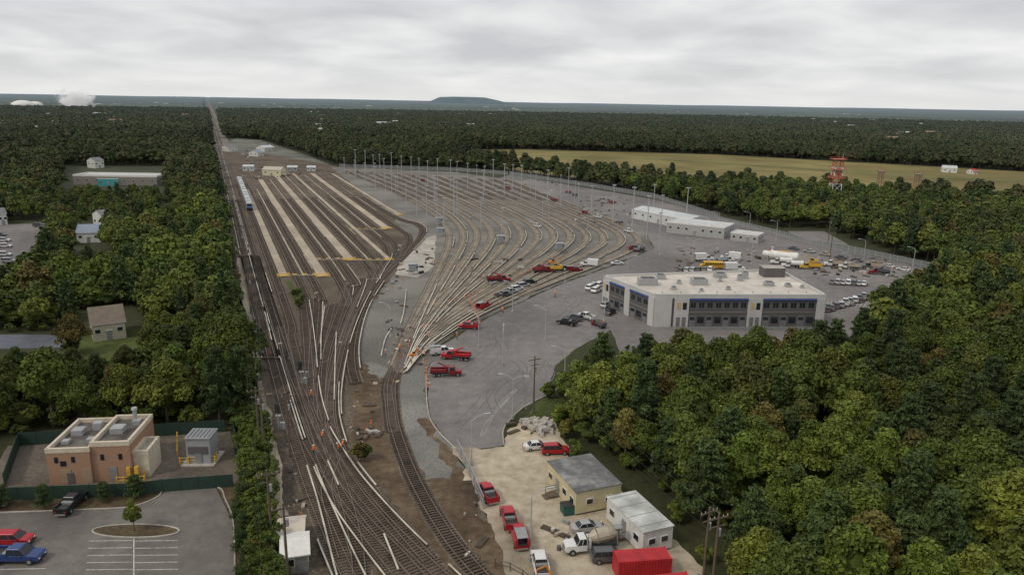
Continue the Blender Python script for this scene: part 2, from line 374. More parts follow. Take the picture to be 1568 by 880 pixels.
def leaves_mesh(name,pos,nrm,size,tone,lmat,trunk,aspect=.65):
    n=len(pos)
    a=np.cross(nrm,rng.normal(size=(n,3))); a/=np.linalg.norm(a,axis=1)[:,None]+1e-9
    b=np.cross(nrm,a)
    s=size[:,None]
    v=np.stack([pos-a*s,pos-b*s*aspect+nrm*s*.12,pos+a*s,pos+b*s*aspect+nrm*s*.12],1).reshape(-1,3)
    nv=len(trunk.v)
    verts=trunk.v+[tuple(x) for x in v]
    faces=trunk.f+[(nv+4*i,nv+4*i+1,nv+4*i+2,nv+4*i+3) for i in range(n)]
    me=bpy.data.meshes.new(name); me.from_pydata(verts,[],faces)
    mats=trunk.mats+([lmat] if lmat not in trunk.mats else [])
    for m in mats: me.materials.append(m)
    li=mats.index(lmat)
    me.polygons.foreach_set('material_index',trunk.m+[li]*n)
    at=me.attributes.new('tone','FLOAT','POINT'); at.data.foreach_set('value',np.concatenate([np.full(nv,.55),np.repeat(tone,4)]).astype(np.float32))  # low tone on the core is painted crown shade
    me.update(); return me
def unit(n):
    d=rng.normal(size=(n,3)); return d/np.linalg.norm(d,axis=1)[:,None]
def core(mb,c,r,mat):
    # low-poly filler closing crown holes; its dark tone paints in the inner shade
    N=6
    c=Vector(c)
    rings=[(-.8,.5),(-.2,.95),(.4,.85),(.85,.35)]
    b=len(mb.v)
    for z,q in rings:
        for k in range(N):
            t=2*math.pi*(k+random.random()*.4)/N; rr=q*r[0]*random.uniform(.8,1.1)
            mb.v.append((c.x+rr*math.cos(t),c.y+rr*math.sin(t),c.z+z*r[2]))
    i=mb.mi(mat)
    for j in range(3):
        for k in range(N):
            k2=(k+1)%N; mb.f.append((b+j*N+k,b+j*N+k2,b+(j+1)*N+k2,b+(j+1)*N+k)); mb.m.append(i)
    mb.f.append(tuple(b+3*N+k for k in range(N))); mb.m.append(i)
def decid(name,Ht,R,nl,ls,nlobe=22,lm=None,con=1.0):
    lm=lm or leaf_d
    mb=MB(); th=Ht*.45
    mb.cyl((0,0,-.2),(0,0,th),Ht*.022,Ht*.012,7,bark)
    cz=Ht*.56; cen=[];rad=[]
    for i in range(nlobe):
        d=unit(1)[0]; d[2]=abs(d[2])*1.25-.5
        q=random.uniform(.4,.85)
        c=np.array([d[0]*R*q,d[1]*R*q,cz+d[2]*Ht*.40*q/.8]); cen.append(c); rad.append(R*random.uniform(.2,.38))
    cen.append(np.array([random.uniform(-.5,.5),random.uniform(-.5,.5),Ht*.86])); rad.append(R*.34)
    for i in range(0,len(cen),3):
        mb.cyl((0,0,th*random.uniform(.6,.95)),tuple(cen[i]),Ht*.009,Ht*.003,4,bark,False)
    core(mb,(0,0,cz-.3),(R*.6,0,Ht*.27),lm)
    w=np.array(rad)**2; w/=w.sum()
    idx=rng.choice(len(cen),nl,p=w); C=np.array(cen)[idx]; Rr=np.array(rad)[idx]
    D=unit(nl); D[:,2]=np.where(D[:,2]<-.45,-D[:,2],D[:,2])
    rr=Rr*(.65+.5*rng.random(nl))
    pos=C+D*rr[:,None]*np.array([1,1,.85])
    nr=D+rng.normal(size=(nl,3))*.6*con+np.array([0,0,.25]); nr/=np.linalg.norm(nr,axis=1)[:,None]
    lt=rng.uniform(1-.32*con,1+.28*con,len(cen))[idx]
    return leaves_mesh(name,pos,nr,ls*rng.uniform(.6,1.35,nl),lt*rng.uniform(1-.35*con,1+.4*con,nl),lm,mb)
def pine(name,Ht,R,nl,ls):
    mb=MB(); mb.cyl((0,0,-.2),(0,0,Ht*.93),Ht*.018,Ht*.004,7,bark)
    cen=[];rad=[]
    tiers=int(Ht/1.0)
    for t in range(tiers):
        z=Ht*(.2+.77*t/tiers); f=1-(t/tiers); rr=R*(.15+.85*f**.7)*random.uniform(.75,1.1)
        k=random.randint(4,6); a0=random.random()*6.3
        for j in range(k):
            a=a0+j*6.283/k+random.uniform(-.3,.3); rl=rr*random.uniform(.7,1.15)
            mb.cyl((0,0,z),(math.cos(a)*rl,math.sin(a)*rl,z+.2),.06,.02,3,bark,False)
            for q in(.35,.65,.95):
                if q*rl<.3: continue
                cen.append((math.cos(a)*rl*q,math.sin(a)*rl*q,z+.15+.25*q)); rad.append(.32+.30*rl*.35)
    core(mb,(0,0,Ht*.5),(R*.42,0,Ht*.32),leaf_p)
    w=np.array(rad)**2;w/=w.sum(); idx=rng.choice(len(cen),nl,p=w)
    D=unit(nl); pos=np.array(cen)[idx]+D*(np.array(rad)[idx]*rng.uniform(.4,1.15,nl))[:,None]*np.array([1.15,1.15,.7])
    nr=D*.7+rng.normal(size=(nl,3))*.6+np.array([0,0,.5]); nr/=np.linalg.norm(nr,axis=1)[:,None]
    lt=rng.uniform(.75,1.25,len(cen))[idx]
    return leaves_mesh(name,pos,nr,ls*rng.uniform(.6,1.3,nl),lt*rng.uniform(.7,1.3,nl),leaf_p,mb,.4)
near=[('oak_tree',decid('oak_tree_a',12,4.6,8500,.27,32)),('oak_tree',decid('oak_tree_b',13,4.2,8000,.27,28)),('maple_tree',decid('maple_tree_a',11,4.0,7000,.26,24)),
      ('oak_tree',decid('oak_tree_c',12.5,5.0,9500,.27,36)),('maple_tree',decid('maple_tree_b',10.5,3.6,6000,.26,20)),('pine_tree',pine('pine_tree_a',13.5,3.4,7500,.30)),('pine_tree',pine('pine_tree_b',12,3.0,6500,.30)),('oak_tree',decid('oak_tree_d',11.5,4.8,8500,.27,30))]
mid=[decid('m0',12,4.6,1900,.52,24,None,.8),decid('m1',12.5,4.2,1900,.52,20,None,.8),decid('m2',11,4.2,1700,.5,18,None,.8),decid('m3',12,5.0,2100,.55,26,None,.8),pine('m4',13,3.4,1300,.6),pine('m5',12,3.2,1200,.6)]
back=[decid('k%d'%i,12+.5*(i%2),4.4+.2*i,900,.72,18,leaf_f,.55) for i in range(4)]+[pine('k4',13,3.4,900,.7)]
far=[decid('f0',12,7.5,700,1.1,18,leaf_f,.45),decid('f1',12.5,8,700,1.1,20,leaf_f,.45),decid('f2',11.5,7,650,1.05,16,leaf_f,.45),decid('f3',13,7.5,700,1.1,18,leaf_f,.45)]
bush=[decid('b0',3,1.6,1400,.15,11),decid('b1',2.4,1.4,1200,.15,9)]
conif=pine('conifer_shrub',4.2,1.25,2600,.15)
def poly_in(px,X,Y,raw=False):
    pts=[(p.x,p.y) for p in L(px)]
    ins=np.zeros(len(X),bool); j=len(pts)-1
    for i in range(len(pts)):
        xi,yi=pts[i];xj,yj=pts[j]
        c=((yi>Y)!=(yj>Y))&(X<(xj-xi)*(Y-yi)/(yj-yi+1e-12)+xi); ins^=c; j=i
    return ins
CLEAR=[
 [(316.3,153),(319,153),(331,160),(345,212),(366,212),(402,215),(470,238),(520,256),(700,260),(780,265),(900,284),(1000,300),(1110,330),(1200,350),(1268,350),(1310,372),(1428,408),(1452,432),(1425,450),(1365,468),(1325,495),(1300,585),(965,592),(890,585),(862,600),(858,640),(885,680),(960,715),(1005,735),(1065,785),(1105,850),(1140,950),(1170,1100),(-600,1200),(-600,760),(-100,690),(30,668),(365,650),(388,645),(384,600),(368,520),(352,430),(336,300),(324,235),(317,165)],
 [(690,229),(800,228.5),(1100,236.5),(1568,262.5),(1900,282),(1900,350),(1568,322),(1300,308),(1000,286),(800,263),(685,240)],
 [(-100,342),(82,338),(80,380),(60,440),(-100,470)],
 [(118,478),(222,468),(228,565),(118,572)],
 [(-100,508),(100,508),(118,572),(-100,580)],
 [(95,254),(258,254),(262,302),(90,302)],
 [(112,352),(162,350),(178,405),(112,405)],
]
LOW=[[(-100,430),(330,440),(350,560),(-100,620)],[(60,300),(300,300),(310,420),(-100,430)]]
LOW2=[[(-100,565),(245,560),(255,640),(-100,650)],[(80,300),(270,300),(280,345),(80,345)],[(95,400),(190,400),(200,440),(95,440)]]
def scatter(r0,r1,sp,amax=46,extra=True):
    n=int(2*r1/sp)
    xs=np.arange(-n//2,n//2+1)*sp; ys=np.arange(0,n//2+1)*sp
    X,Y=np.meshgrid(xs,ys); X=X.ravel()+rng.uniform(-.42,.42,X.size)*sp; Y=Y.ravel()+rng.uniform(-.42,.42,Y.size)*sp
    D=np.hypot(X,Y); A=np.degrees(np.abs(np.arctan2(X,Y)))
    k=(D>=r0)&(D<r1)&(A<amax); X=X[k];Y=Y[k]
    k=np.ones(len(X),bool)
    for c in CLEAR: k&=~poly_in(c,X,Y)
    X=X[k];Y=Y[k]
    lo=np.zeros(len(X),bool); lo2=lo.copy()
    for c in LOW: lo|=poly_in(c,X,Y)
    for c in LOW2: lo2|=poly_in(c,X,Y)
    return X,Y,np.where(lo2,.58,np.where(lo,.84,1.0))
NEARR=180
X,Y,lo=scatter(46,NEARR,5.5,47)
for x,y,l in zip(X,Y,lo):
    pf=.3 if x>0 else .15
    i=random.choice([5,6]) if random.random()<pf else random.choice([0,1,2,3,4,7])
    s=random.uniform(.74,1.18)*l
    inst(near[i][1],near[i][0],(x,y,0),random.random()*6.28,(s*random.uniform(.9,1.1),s,s*random.uniform(.88,1.12)))
# instanced forest masses
def forest(name,protos,X,Y,kinds,S):
    col=bpy.data.collections.new(name+'_protos')
    for i,m in enumerate(protos):
        o=bpy.data.objects.new('%s_%02d'%(name,i),m); col.objects.link(o)
    me=bpy.data.meshes.new(name); n=len(X)
    me.vertices.add(n); me.vertices.foreach_set('co',np.stack([X,Y,np.zeros(n)],1).astype(np.float32).ravel())
    a=me.attributes.new('kind','INT','POINT'); a.data.foreach_set('value',kinds.astype(np.int32))
    a=me.attributes.new('rt','FLOAT_VECTOR','POINT'); a.data.foreach_set('vector',np.stack([np.zeros(n),np.zeros(n),rng.uniform(0,6.28,n)],1).astype(np.float32).ravel())
    a=me.attributes.new('sc','FLOAT_VECTOR','POINT'); a.data.foreach_set('vector',S.astype(np.float32).ravel())
    o=inst(me,name,(0,0,0))
    ng=bpy.data.node_groups.new(name,'GeometryNodeTree')
    ng.interface.new_socket(name='Geometry',in_out='INPUT',socket_type='NodeSocketGeometry'); ng.interface.new_socket(name='Geometry',in_out='OUTPUT',socket_type='NodeSocketGeometry')
    N=ng.nodes; gi=N.new('NodeGroupInput'); go=N.new('NodeGroupOutput'); ip=N.new('GeometryNodeInstanceOnPoints'); ci=N.new('GeometryNodeCollectionInfo')
    ci.inputs['Collection'].default_value=col; ci.inputs['Separate Children'].default_value=True; ci.inputs['Reset Children'].default_value=True
    def na(nm,t):
        q=N.new('GeometryNodeInputNamedAttribute'); q.data_type=t; q.inputs['Name'].default_value=nm; return [s for s in q.outputs if s.enabled and s.name=='Attribute'][0]
    ng.links.new(gi.outputs[0],ip.inputs['Points']); ng.links.new(ci.outputs[0],ip.inputs['Instance']); ip.inputs['Pick Instance'].default_value=True
    ng.links.new(na('kind','INT'),ip.inputs['Instance Index']); ng.links.new(na('rt','FLOAT_VECTOR'),ip.inputs['Rotation']); ng.links.new(na('sc','FLOAT_VECTOR'),ip.inputs['Scale'])
    ng.links.new(ip.outputs[0],go.inputs[0])
    md=o.modifiers.new('instances','NODES'); md.node_group=ng
    return o
def scl(n,lo_,a,b):
    s=rng.uniform(a,b,n)*lo_; return np.stack([s*rng.uniform(.9,1.1,n),s,s*rng.uniform(.8,1.15,n)],1)
X,Y,lo=scatter(NEARR,480,6.2,46); kd=rng.choice(6,len(X),p=[.2,.2,.16,.2,.14,.10]); forest('forest',mid,X,Y,kd,scl(len(X),lo,.75,1.15))
X,Y,lo=scatter(480,1150,7.6,44); kd=rng.choice(5,len(X),p=[.22,.22,.22,.22,.12]); forest('forest_backdrop',back,X,Y,kd,scl(len(X),lo,.85,1.35))
X,Y,lo=scatter(1150,3200,12.0,42); kd=rng.choice(4,len(X)); forest('forest_distant',far,X,Y,kd,scl(len(X),lo,.85,1.2))
X,Y,lo=scatter(46,300,3.6,46); kd=rng.choice(2,len(X)); s=rng.uniform(.5,1.7,len(X)); forest('undergrowth',bush,X,Y,kd,np.stack([s*1.2,s*1.2,s],1))
# far canopy to the horizon
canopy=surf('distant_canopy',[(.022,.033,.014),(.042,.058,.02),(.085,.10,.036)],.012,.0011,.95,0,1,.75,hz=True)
hillm=surf('hill_haze',[(.10,.145,.17),(.115,.16,.185),(.13,.175,.20)],.004,.001,.95,0,1,.1)  # distance haze painted directly into the hill's colours
rad=[];r=3100
while r<42000: rad.append(r); r*=1.022
A0=G(*P(.26,220)); td=Vector((TD.x,TD.y,0)).normalized()
na_=640; ang=np.radians(np.linspace(-44,44,na_)); V=[]
for i,r in enumerate(rad):
    for a in ang:
        x,y=r*math.sin(a),r*math.cos(a); lat=abs((x-A0.x)*td.y-(y-A0.y)*td.x)
        z=-1 if (lat<16+r*.002 and x<0) else 9+random.random()*6+3*math.sin(a*37+i*.3)*(r/8000)
        V.append((x,y,z))
me=bpy.data.meshes.new('distant_forest'); me.from_pydata(V,[],[(j*na_+i,j*na_+i+1,(j+1)*na_+i+1,(j+1)*na_+i) for j in range(len(rad)-1) for i in range(na_-1)])
me.materials.append(canopy); inst(me,'distant_forest',(0,0,0))
# hill (landfill mound) on the horizon
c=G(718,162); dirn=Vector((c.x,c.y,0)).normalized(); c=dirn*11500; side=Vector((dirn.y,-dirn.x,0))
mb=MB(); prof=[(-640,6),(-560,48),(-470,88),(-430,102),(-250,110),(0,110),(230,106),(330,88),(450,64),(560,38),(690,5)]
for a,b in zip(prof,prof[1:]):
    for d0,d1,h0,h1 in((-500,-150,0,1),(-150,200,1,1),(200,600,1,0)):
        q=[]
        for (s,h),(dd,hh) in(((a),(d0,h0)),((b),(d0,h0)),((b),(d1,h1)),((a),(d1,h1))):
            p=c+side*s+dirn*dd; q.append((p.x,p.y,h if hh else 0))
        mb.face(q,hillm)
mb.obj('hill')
# ---------------------------------------------------------------- buildings
def put_building(mb,name,a,b,W=None):
    A=G(*a);B=G(*b); mb.obj(name,A,math.atan2(B.y-A.y,B.x-A.x))
def width(a,b): return (G(*b)-G(*a)).length
def bld(name,a,b,depth,h,wall,roof,gable=0,nw=4,door=True,trim=white_p,par=.4,win=True,over=.3):
    W=width(a,b); mb=MB(); w=wall
    if gable:
        mb.box((W/2,depth/2,h/2),(W,depth,h),w)
        o=over; zr=h+gable
        for s in(0,1):
            y0=-o if s==0 else depth+o
            mb.face([(-o,y0,h-.1),(W+o,y0,h-.1),(W+o,depth/2,zr),(-o,depth/2,zr)][::1 if s==0 else -1],roof)
            mb.face([(-o,y0,h-.25),(W+o,y0,h-.25),(W+o,y0,h-.1),(-o,y0,h-.1)],trim)
        for x in(0,W): mb.face([(x,0,h),(x,depth,h),(x,depth/2,zr-.1)],w)
    else:
        mb.box((W/2,depth/2,h/2),(W,depth,h),w)
        mb.box((W/2,depth/2,h+.05),(W-.5,depth-.5,.1),roof)
        for (x,y,sx,sy) in((W/2,.12,W+.1,.28),(W/2,depth-.12,W+.1,.28),(.12,depth/2,.28,depth-.52),(W-.12,depth/2,.28,depth-.52)):
            mb.box((x,y,h+par/2-.05),(sx,sy,par+.1),trim)
    if win:
        for i in range(nw):
            x=W*(i+.5)/nw
            if door and i==nw//2:
                mb.box((x,-.04,1.1),(1.1,.1,2.2),chrome); mb.box((x,-.1,2.35),(1.5,.25,.1),trim)
            else:
                mb.box((x,-.03,h*.58),(1.3,.08,1.1),trim); mb.box((x,-.06,h*.58),(1.1,.08,.9),glass)
        ny=max(2,int(depth/3.5))
        for i in range(ny):
            y=depth*(i+.5)/ny
            for x,sg in((0,-1),(W,1)):
                mb.box((x+sg*.03,y,h*.58),(.08,1.2,1.1),trim); mb.box((x+sg*.06,y,h*.58),(.08,1.0,.9),glass)
    return mb,W
# main shop building
FL=G(1000,500);FR=G(1259,500);BL=G(925,421,8.6);BR=G(1193,411,8.6);BL.z=BR.z=0
HB=8.6; mb=MB()
def wall(A,B,u0,u1,z0,z1,o0,o1,mat):
    d=(B-A); n=Vector((d.y,-d.x,0)).normalized()
    a=A+d*u0;b=A+d*u1; q=[a+n*o0,b+n*o0,b+n*o1,a+n*o1]
    lo_=[(p.x,p.y,z0) for p in q];hi=[(p.x,p.y,z1) for p in q]
    for f in([hi[0],hi[3],hi[2],hi[1]],[lo_[3],lo_[2],hi[2],hi[3]],[lo_[0],lo_[3],hi[3],hi[0]],[lo_[2],lo_[1],hi[1],hi[2]],[lo_[1],lo_[0],hi[0],hi[1]]): mb.face(f,mat)
cs=[FL,FR,BR,BL]
mb.face([(p.x,p.y,HB-.5) for p in cs],roofw)
wht=paint('wall_white',(.47,.46,.45),.6,0,.08,.3); tanp=paint('tan_panel',(.45,.35,.19),.7); grd=paint('door_grey',(.16,.16,.165),.6)
for A,B in((FL,FR),(FR,BR),(BR,BL),(BL,FL)):
    wall(A,B,0,1,0,HB,-.35,0,dkgrey); wall(A,B,-.002,1.002,HB-1.1,HB+.02,-.4,.12,wht)
def sect(A,B,parts):
    Lw=(B-A).length
    for u0_,u1_,kind in parts:
        if kind=='w':
            wall(A,B,u0_,u1_,0,HB-1.11,.003,.25,wht); c=(u0_+u1_)/2; e=.5/Lw
            if (u1_-u0_)*Lw>3:
                for s in(-1,1):
                    cc=c+s*(u1_-u0_)*.2
                    wall(A,B,cc-e,cc+e,0.1,2.6,.26,.30,grd)
                    wall(A,B,cc-e,cc+e,4.6,6.4,.26,.31,glass if s>0 else tanp)
        else:
            wall(A,B,u0_,u1_,7.12,7.38,.004,.45,blue); wall(A,B,u0_,u1_,3.75,3.9,.004,.12,chrome)
            n=max(2,int((u1_-u0_)*Lw/2.1))
            for i in range(n):
                a=u0_+(u1_-u0_)*(i+.12)/n;b=u0_+(u1_-u0_)*(i+.88)/n
                wall(A,B,a,b,4.9,6.5,.004,.04,grd); wall(A,B,a+.12/Lw,(a+b)/2-.04/Lw,5.0,6.4,.041,.06,glass); wall(A,B,(a+b)/2+.04/Lw,b-.12/Lw,5.0,6.4,.041,.06,glass)
                if i%2==0: wall(A,B,a,b,.02,2.9,.004,.05,grd); wall(A,B,a+.2/Lw,b-.2/Lw,1.8,2.6,.051,.07,glass)
                else: wall(A,B,a,b,1.0,2.6,.004,.06,glass)
sect(FL,FR,[(0,.055,'w'),(.055,.10,'w'),(.115,.2,'w'),(.2,.545,'d'),(.545,.63,'w'),(.63,.945,'d'),(.95,1,'w')])
sect(BL,FL,[(0,.14,'w'),(.14,.45,'d'),(.45,.55,'w'),(.55,.9,'d'),(.9,1,'w')])
sect(FR,BR,[(0,.1,'w'),(.1,.9,'d'),(.9,1,'w')])
def rp(a,b): return FL.lerp(FR,a).lerp(BL.lerp(BR,a),b)
ang0=math.atan2((FR-FL).y,(FR-FL).x)
for a,b,s,h in((.12,.55,(5.0,2.6),1.9),(.26,.8,(2.5,2),1.3),(.40,.5,(4.2,2.4),1.7),(.60,.8,(3,2.5),1.2),(.67,.62,(1.2,1.2),1.6),(.72,.70,(1.6,1.2),1.9),(.78,.4,(2.5,1.6),1.1),(.5,.25,(1,1),.8),(.2,.3,(1.2,1.2),.7),(.88,.35,(1.4,1.4),.8),(.33,.2,(.8,.8),.6),(.3,.55,(1,.8),.9),(.55,.6,(.8,.8),1.2),(.95,.3,(.8,.8),.6)):
    p=rp(a,b); mb.box((p.x,p.y,HB-.5+h/2),(*s,h),galv,ang0); mb.box((p.x,p.y,HB-.42+h),(s[0]*.7,s[1]*.7,.15),dkgrey,ang0); mb.box((p.x,p.y,HB-.46),(s[0]+.5,s[1]+.5,.06),conc,ang0)
p=rp(.9,.78); mb.box((p.x,p.y,HB+.8),(6,4,2.6),dkgrey,ang0); mb.box((p.x,p.y,HB+2.15),(6.2,4.2,.12),conc,ang0)
for a in np.linspace(.08,.92,9):
    p=rp(a,.12); mb.cyl((p.x,p.y,HB-.5),(p.x,p.y,HB),.12,.12,6,galv)
wall(FL,FR,.2,.95,0,1.0,3.0,3.05,chrome)
mb.obj('maintenance_building')
# substation brick building
def brickmat():
    m,nt,b=newmat('brick_orange'); tc=nt.nodes.new('ShaderNodeTexCoord'); br=nt.nodes.new('ShaderNodeTexBrick')
    mp=nt.nodes.new('ShaderNodeMapping'); mp.inputs['Rotation'].default_value=(math.radians(90),0,0)
    nt.links.new(tc.outputs['Object'],mp.inputs[0]); nt.links.new(mp.outputs[0],br.inputs['Vector'])
    br.inputs['Color1'].default_value=(.30,.165,.10,1); br.inputs['Color2'].default_value=(.36,.205,.125,1); br.inputs['Mortar'].default_value=(.31,.23,.17,1); br.inputs['Scale'].default_value=2.2
    nt.links.new(br.outputs['Color'],b.inputs['Base Color']); b.inputs['Roughness'].default_value=.9; return m
brick=brickmat(); beige=paint('beige_trim',(.55,.48,.38),.8)
a,b=(77,742),(226,736); W=width(a,b); mb=MB(); dp=10.5
w1=W*.44;w2=W*.84
tar=surf('roof_grey',[(.07,.062,.058),(.11,.098,.09),(.16,.145,.13)],.8,.2)
def block(x0,x1,y0,y1,h,wm,rm,pm):
    mb.box(((x0+x1)/2,(y0+y1)/2,h/2),(x1-x0,y1-y0,h),wm)
    mb.box(((x0+x1)/2,(y0+y1)/2,h+.03),(x1-x0-.6,y1-y0-.6,.06),rm)
    for (x,y,sx,sy) in(((x0+x1)/2,y0+.15,x1-x0+.12,.42),((x0+x1)/2,y1-.15,x1-x0+.12,.42),(x0+.15,(y0+y1)/2,.42,y1-y0-.54),(x1-.15,(y0+y1)/2,.42,y1-y0-.54)):
        mb.box((x,y,h+.35),(sx,sy,.7),pm)
block(0,w1,0,dp,5.0,brick,tar,beige); block(w1+.02,w2,.4,dp-.5,5.6,brick,tar,beige); block(w2+.02,W,1.2,6,3.6,beige,conc,beige)
for x in(1.3,3.6,w1+1.5,w1+4): mb.box((x,-.02 if x<w1 else .38,3.9),(.5,.08,.9),glass)
for x in(2.4,5.2): mb.box((x,-.03,1.2),(1.4,.1,2.3),paint('louvre',(.30,.22,.15),.7))
mb.box((w1+2.8,.36,1.2),(1.0,.1,2.2),chrome); mb.box((2.2,-.03,3.3),(.8,.05,.8),glass); mb.box((w1*.5,-.05,.9),(.9,.12,1.8),dkgrey)
for y in np.arange(1.5,9,2.5): mb.box((-.03,y,3.4),(.08,1.2,.8),glass)
for x,y,s,h in((2,6,1.6,.9),(4.2,7.5,1.2,1.2),(5,3,1,.7),(w1+2.2,5,1.8,.9),(w1+4,7.5,1.1,.8),(1.5,3,1,.5)): mb.box((x,y,5.1+h/2+(.6 if x>w1 else 0)),(s,s,h),galv)
mb.cyl((w1+3.6,8,5.6),(w1+3.6,8,8),.3,.3,10,galv); mb.cyl((w1+3.6,8,8),(w1+3.6,8,8.3),.5,.4,10,galv)
for x in(W-2.6,W-1.5): mb.box((x,.4,1.1),(.5,.6,2.2),yellow_p)
put_building(mb,'brick_substation',a,b)
# transformer unit
mb=MB(); mb.box((2,2,.1),(5,5,.2),conc); mb.box((2,2,2.2),(3.6,3.4,4.0),galv); mb.box((2,2,4.3),(3.9,3.7,.2),chrome); mb.box((2,.25,2.4),(3.0,.12,1.2),dkgrey); mb.box((2,.22,1.0),(1.0,.1,1.8),chrome)
for i in range(6): mb.box((.5+i*.6,2,4.5),(.1,3,.2),galv)
mb.obj('transformer_cabin',G(284,712),math.radians(2))
mb=MB()
for px in([(272,700),(272,672)],[(276,712),(330,709)],[(332,705),(330,676)],[(180,742),(222,740)],[(186,735),(222,733)]):
    p,q=G(*px[0]),G(*px[1])
    for t in np.linspace(0,1,5):
        c=p.lerp(q,t); mb.cyl((c.x,c.y,0),(c.x,c.y,1.3),.12,.12,8,yellow_p)
    for z in(.7,1.2): mb.cyl((p.x,p.y,z),(q.x,q.y,z),.05,.05,5,yellow_p)
mb.obj('yellow_guard_rail')
# trailers & sheds
yel=paint('trailer_beige',(.52,.45,.28),.7,0,.15,.4); rgrey=surf('roof_patched',[(.07,.07,.072),(.14,.14,.14),(.38,.38,.37)],.22,.2,.6)
def along(name,a,d,width_,h,wallm,roofm,**kw):
    """building whose long left side runs from near corner a back to d"""
    A=G(*a);D=G(*d); Ln=(D-A).length; ang=math.atan2(D.y-A.y,D.x-A.x)-math.pi/2
    mb=MB(); W=width_
    mb.box((W/2,Ln/2,h/2+.3),(W,Ln,h),wallm); mb.box((W/2,Ln/2,h+.34),(W+.25,Ln+.25,.1),roofm); mb.box((W/2,Ln/2,.2),(W-.4,Ln-.4,.3),black)
    n=kw.get('nw',4)
    for i in range(n):
        y=Ln*(i+.5)/n
        if i==n//2:
            mb.box((-.04,y,1.5),(.1,1.0,2.1),chrome); mb.box((-.9,y,.35),(1.5,1.4,.12),wood); mb.box((-1.9,y,.15),(.6,1.4,.12),wood)
            for yy in(-.7,.7): mb.cyl((-1.6,y+yy,.3),(-1.6,y+yy,1.3),.05,.05,5,wood); mb.cyl((-1.6,y+yy,1.3),(0,y+yy,1.3),.05,.05,5,wood)
        else:
            mb.box((-.03,y,1.9),(.08,1.3,1.0),white_p); mb.box((-.06,y,1.9),(.08,1.1,.8),glass)
    for x in(W*.3,W*.72):
        mb.box((x,-.03,1.9),(1.1,.08,.9),white_p); mb.box((x,-.06,1.9),(.9,.08,.7),glass)
    for y in np.arange(1.2,Ln,2.4): mb.box((W/2,y,h+.41),(W,.06,.05),chrome)
    mb.obj(name,A,ang)
along('office_trailer',(881,790),(838,740),7.0,3.3,yel,rgrey,nw=4)
along('site_trailer',(983,852),(928,795),4.4,3.1,paint('trailer_white',(.6,.6,.58),.6),surf('roof_white',[(.32,.33,.31),(.48,.49,.47),(.6,.61,.59)],.5,.2,.6),nw=3)
redc=paint('container_red',(.42,.02,.025),.6,0,.2,.5)
def container(a,b):
    W=width(a,b); mb=MB(); mb.box((W/2,1.25,1.35),(W,2.44,2.5),redc)
    for i in range(int(W/.35)): mb.box((.2+i*.35,0.01,1.35),(.16,.08,2.2),redc); mb.box((.2+i*.35,1.25,2.61),(.16,2.2,.05),redc)
    for x in(.06,W-.06):
        for y in(.02,2.45): mb.box((x,y,1.35),(.16,.16,2.62),redc)
    put_building(mb,'shipping_container',a,b)
container((946,890),(1027,884)); container((978,935),(1062,925))
metal=paint('shed_white',(.56,.57,.57),.5,.1,.1,.3); rmet=paint('roof_metal',(.50,.52,.52),.45,.2,.12,.3); lg=paint('wall_light_grey',(.34,.34,.335),.7)
def long(name,a,b,depth,h,wm,rm,gable=0,**k):
    mb,W=bld(name,a,b,depth,h,wm,rm,gable,**k); put_building(mb,name,a,b)
long('storage_shed',(967,334),(1052,352),14,4.6,metal,rmet,1.2,nw=7,over=.2)
long('storage_shed',(1020,356),(1108,366),14,4.6,lg,rmet,0,nw=7)
long('storage_shed',(1118,368),(1160,373),8,3.2,lg,rmet,0,nw=4)
long('garage_building',(113,283),(241,285),16,5.5,paint('wall_brown_grey',(.22,.2,.18),.8),rmet,0,nw=9,par=1.0)
long('garage_annex',(150,285),(182,285.4),.6,4.6,paint('teal_panel',(.05,.28,.30),.6),rmet,0,nw=3,par=.2)
long('yard_house',(402,269),(430,270),9,4.5,paint('cream',(.6,.55,.4),.7),paint('roof_tan',(.42,.38,.32),.8),2,nw=3)
shing=paint('shingle_grey',(.17,.17,.18),.9,0,.15,.8); shb=paint('shingle_brown',(.16,.13,.10),.9,0,.15,.8); shbl=paint('shingle_blue',(.22,.26,.32),.9,0,.1,.8)
sid=paint('siding_cream',(.48,.44,.33),.8); sidw=paint('siding_white',(.6,.6,.57),.8); sidb=paint('siding_brown',(.25,.17,.12),.8)
for (a,b,dp,h,wm,rm,g) in(((143,524),(194,517),9,4.2,sid,shb,3),((118,372),(154,371),9,4,sidw,shbl,2.5),((157,354),(171,352),6,7,sidw,shing,1.5),((255,362),(285,360),9,4,sidb,shb,2.2),((0,345),(12,344),8,5,sidw,shing,2),
    ((350,232),(364,231),12,4,sidw,shing,2),((405,232),(420,231),12,4,sidw,rmet,2),((372,262),(388,262),9,3.6,metal,rmet,1),((440,262),(455,262),8,3,lg,rmet,1),((470,262),(483,262),8,3,metal,rmet,1),
    ((1443,264),(1465,265),14,4,sidw,rmet,2),((1490,267),(1497,267),8,3,sidw,redc,1.5),((146,258),(160,257),10,6,sidw,shing,2),((395,240),(404,239),10,4,sidw,shbl,2),((20,330),(34,329),9,4,sid,shing,2)):
    long('house',a,b,dp,h,wm,rm,g,nw=3)
long('track_shed',(434,880),(473,874),4.5,2.6,conc,white_p,.8,nw=2); long('track_shed',(428,842),(465,838),3.6,2.4,sidb,paint('tarp',(.5,.45,.38),.8),.7,nw=2)
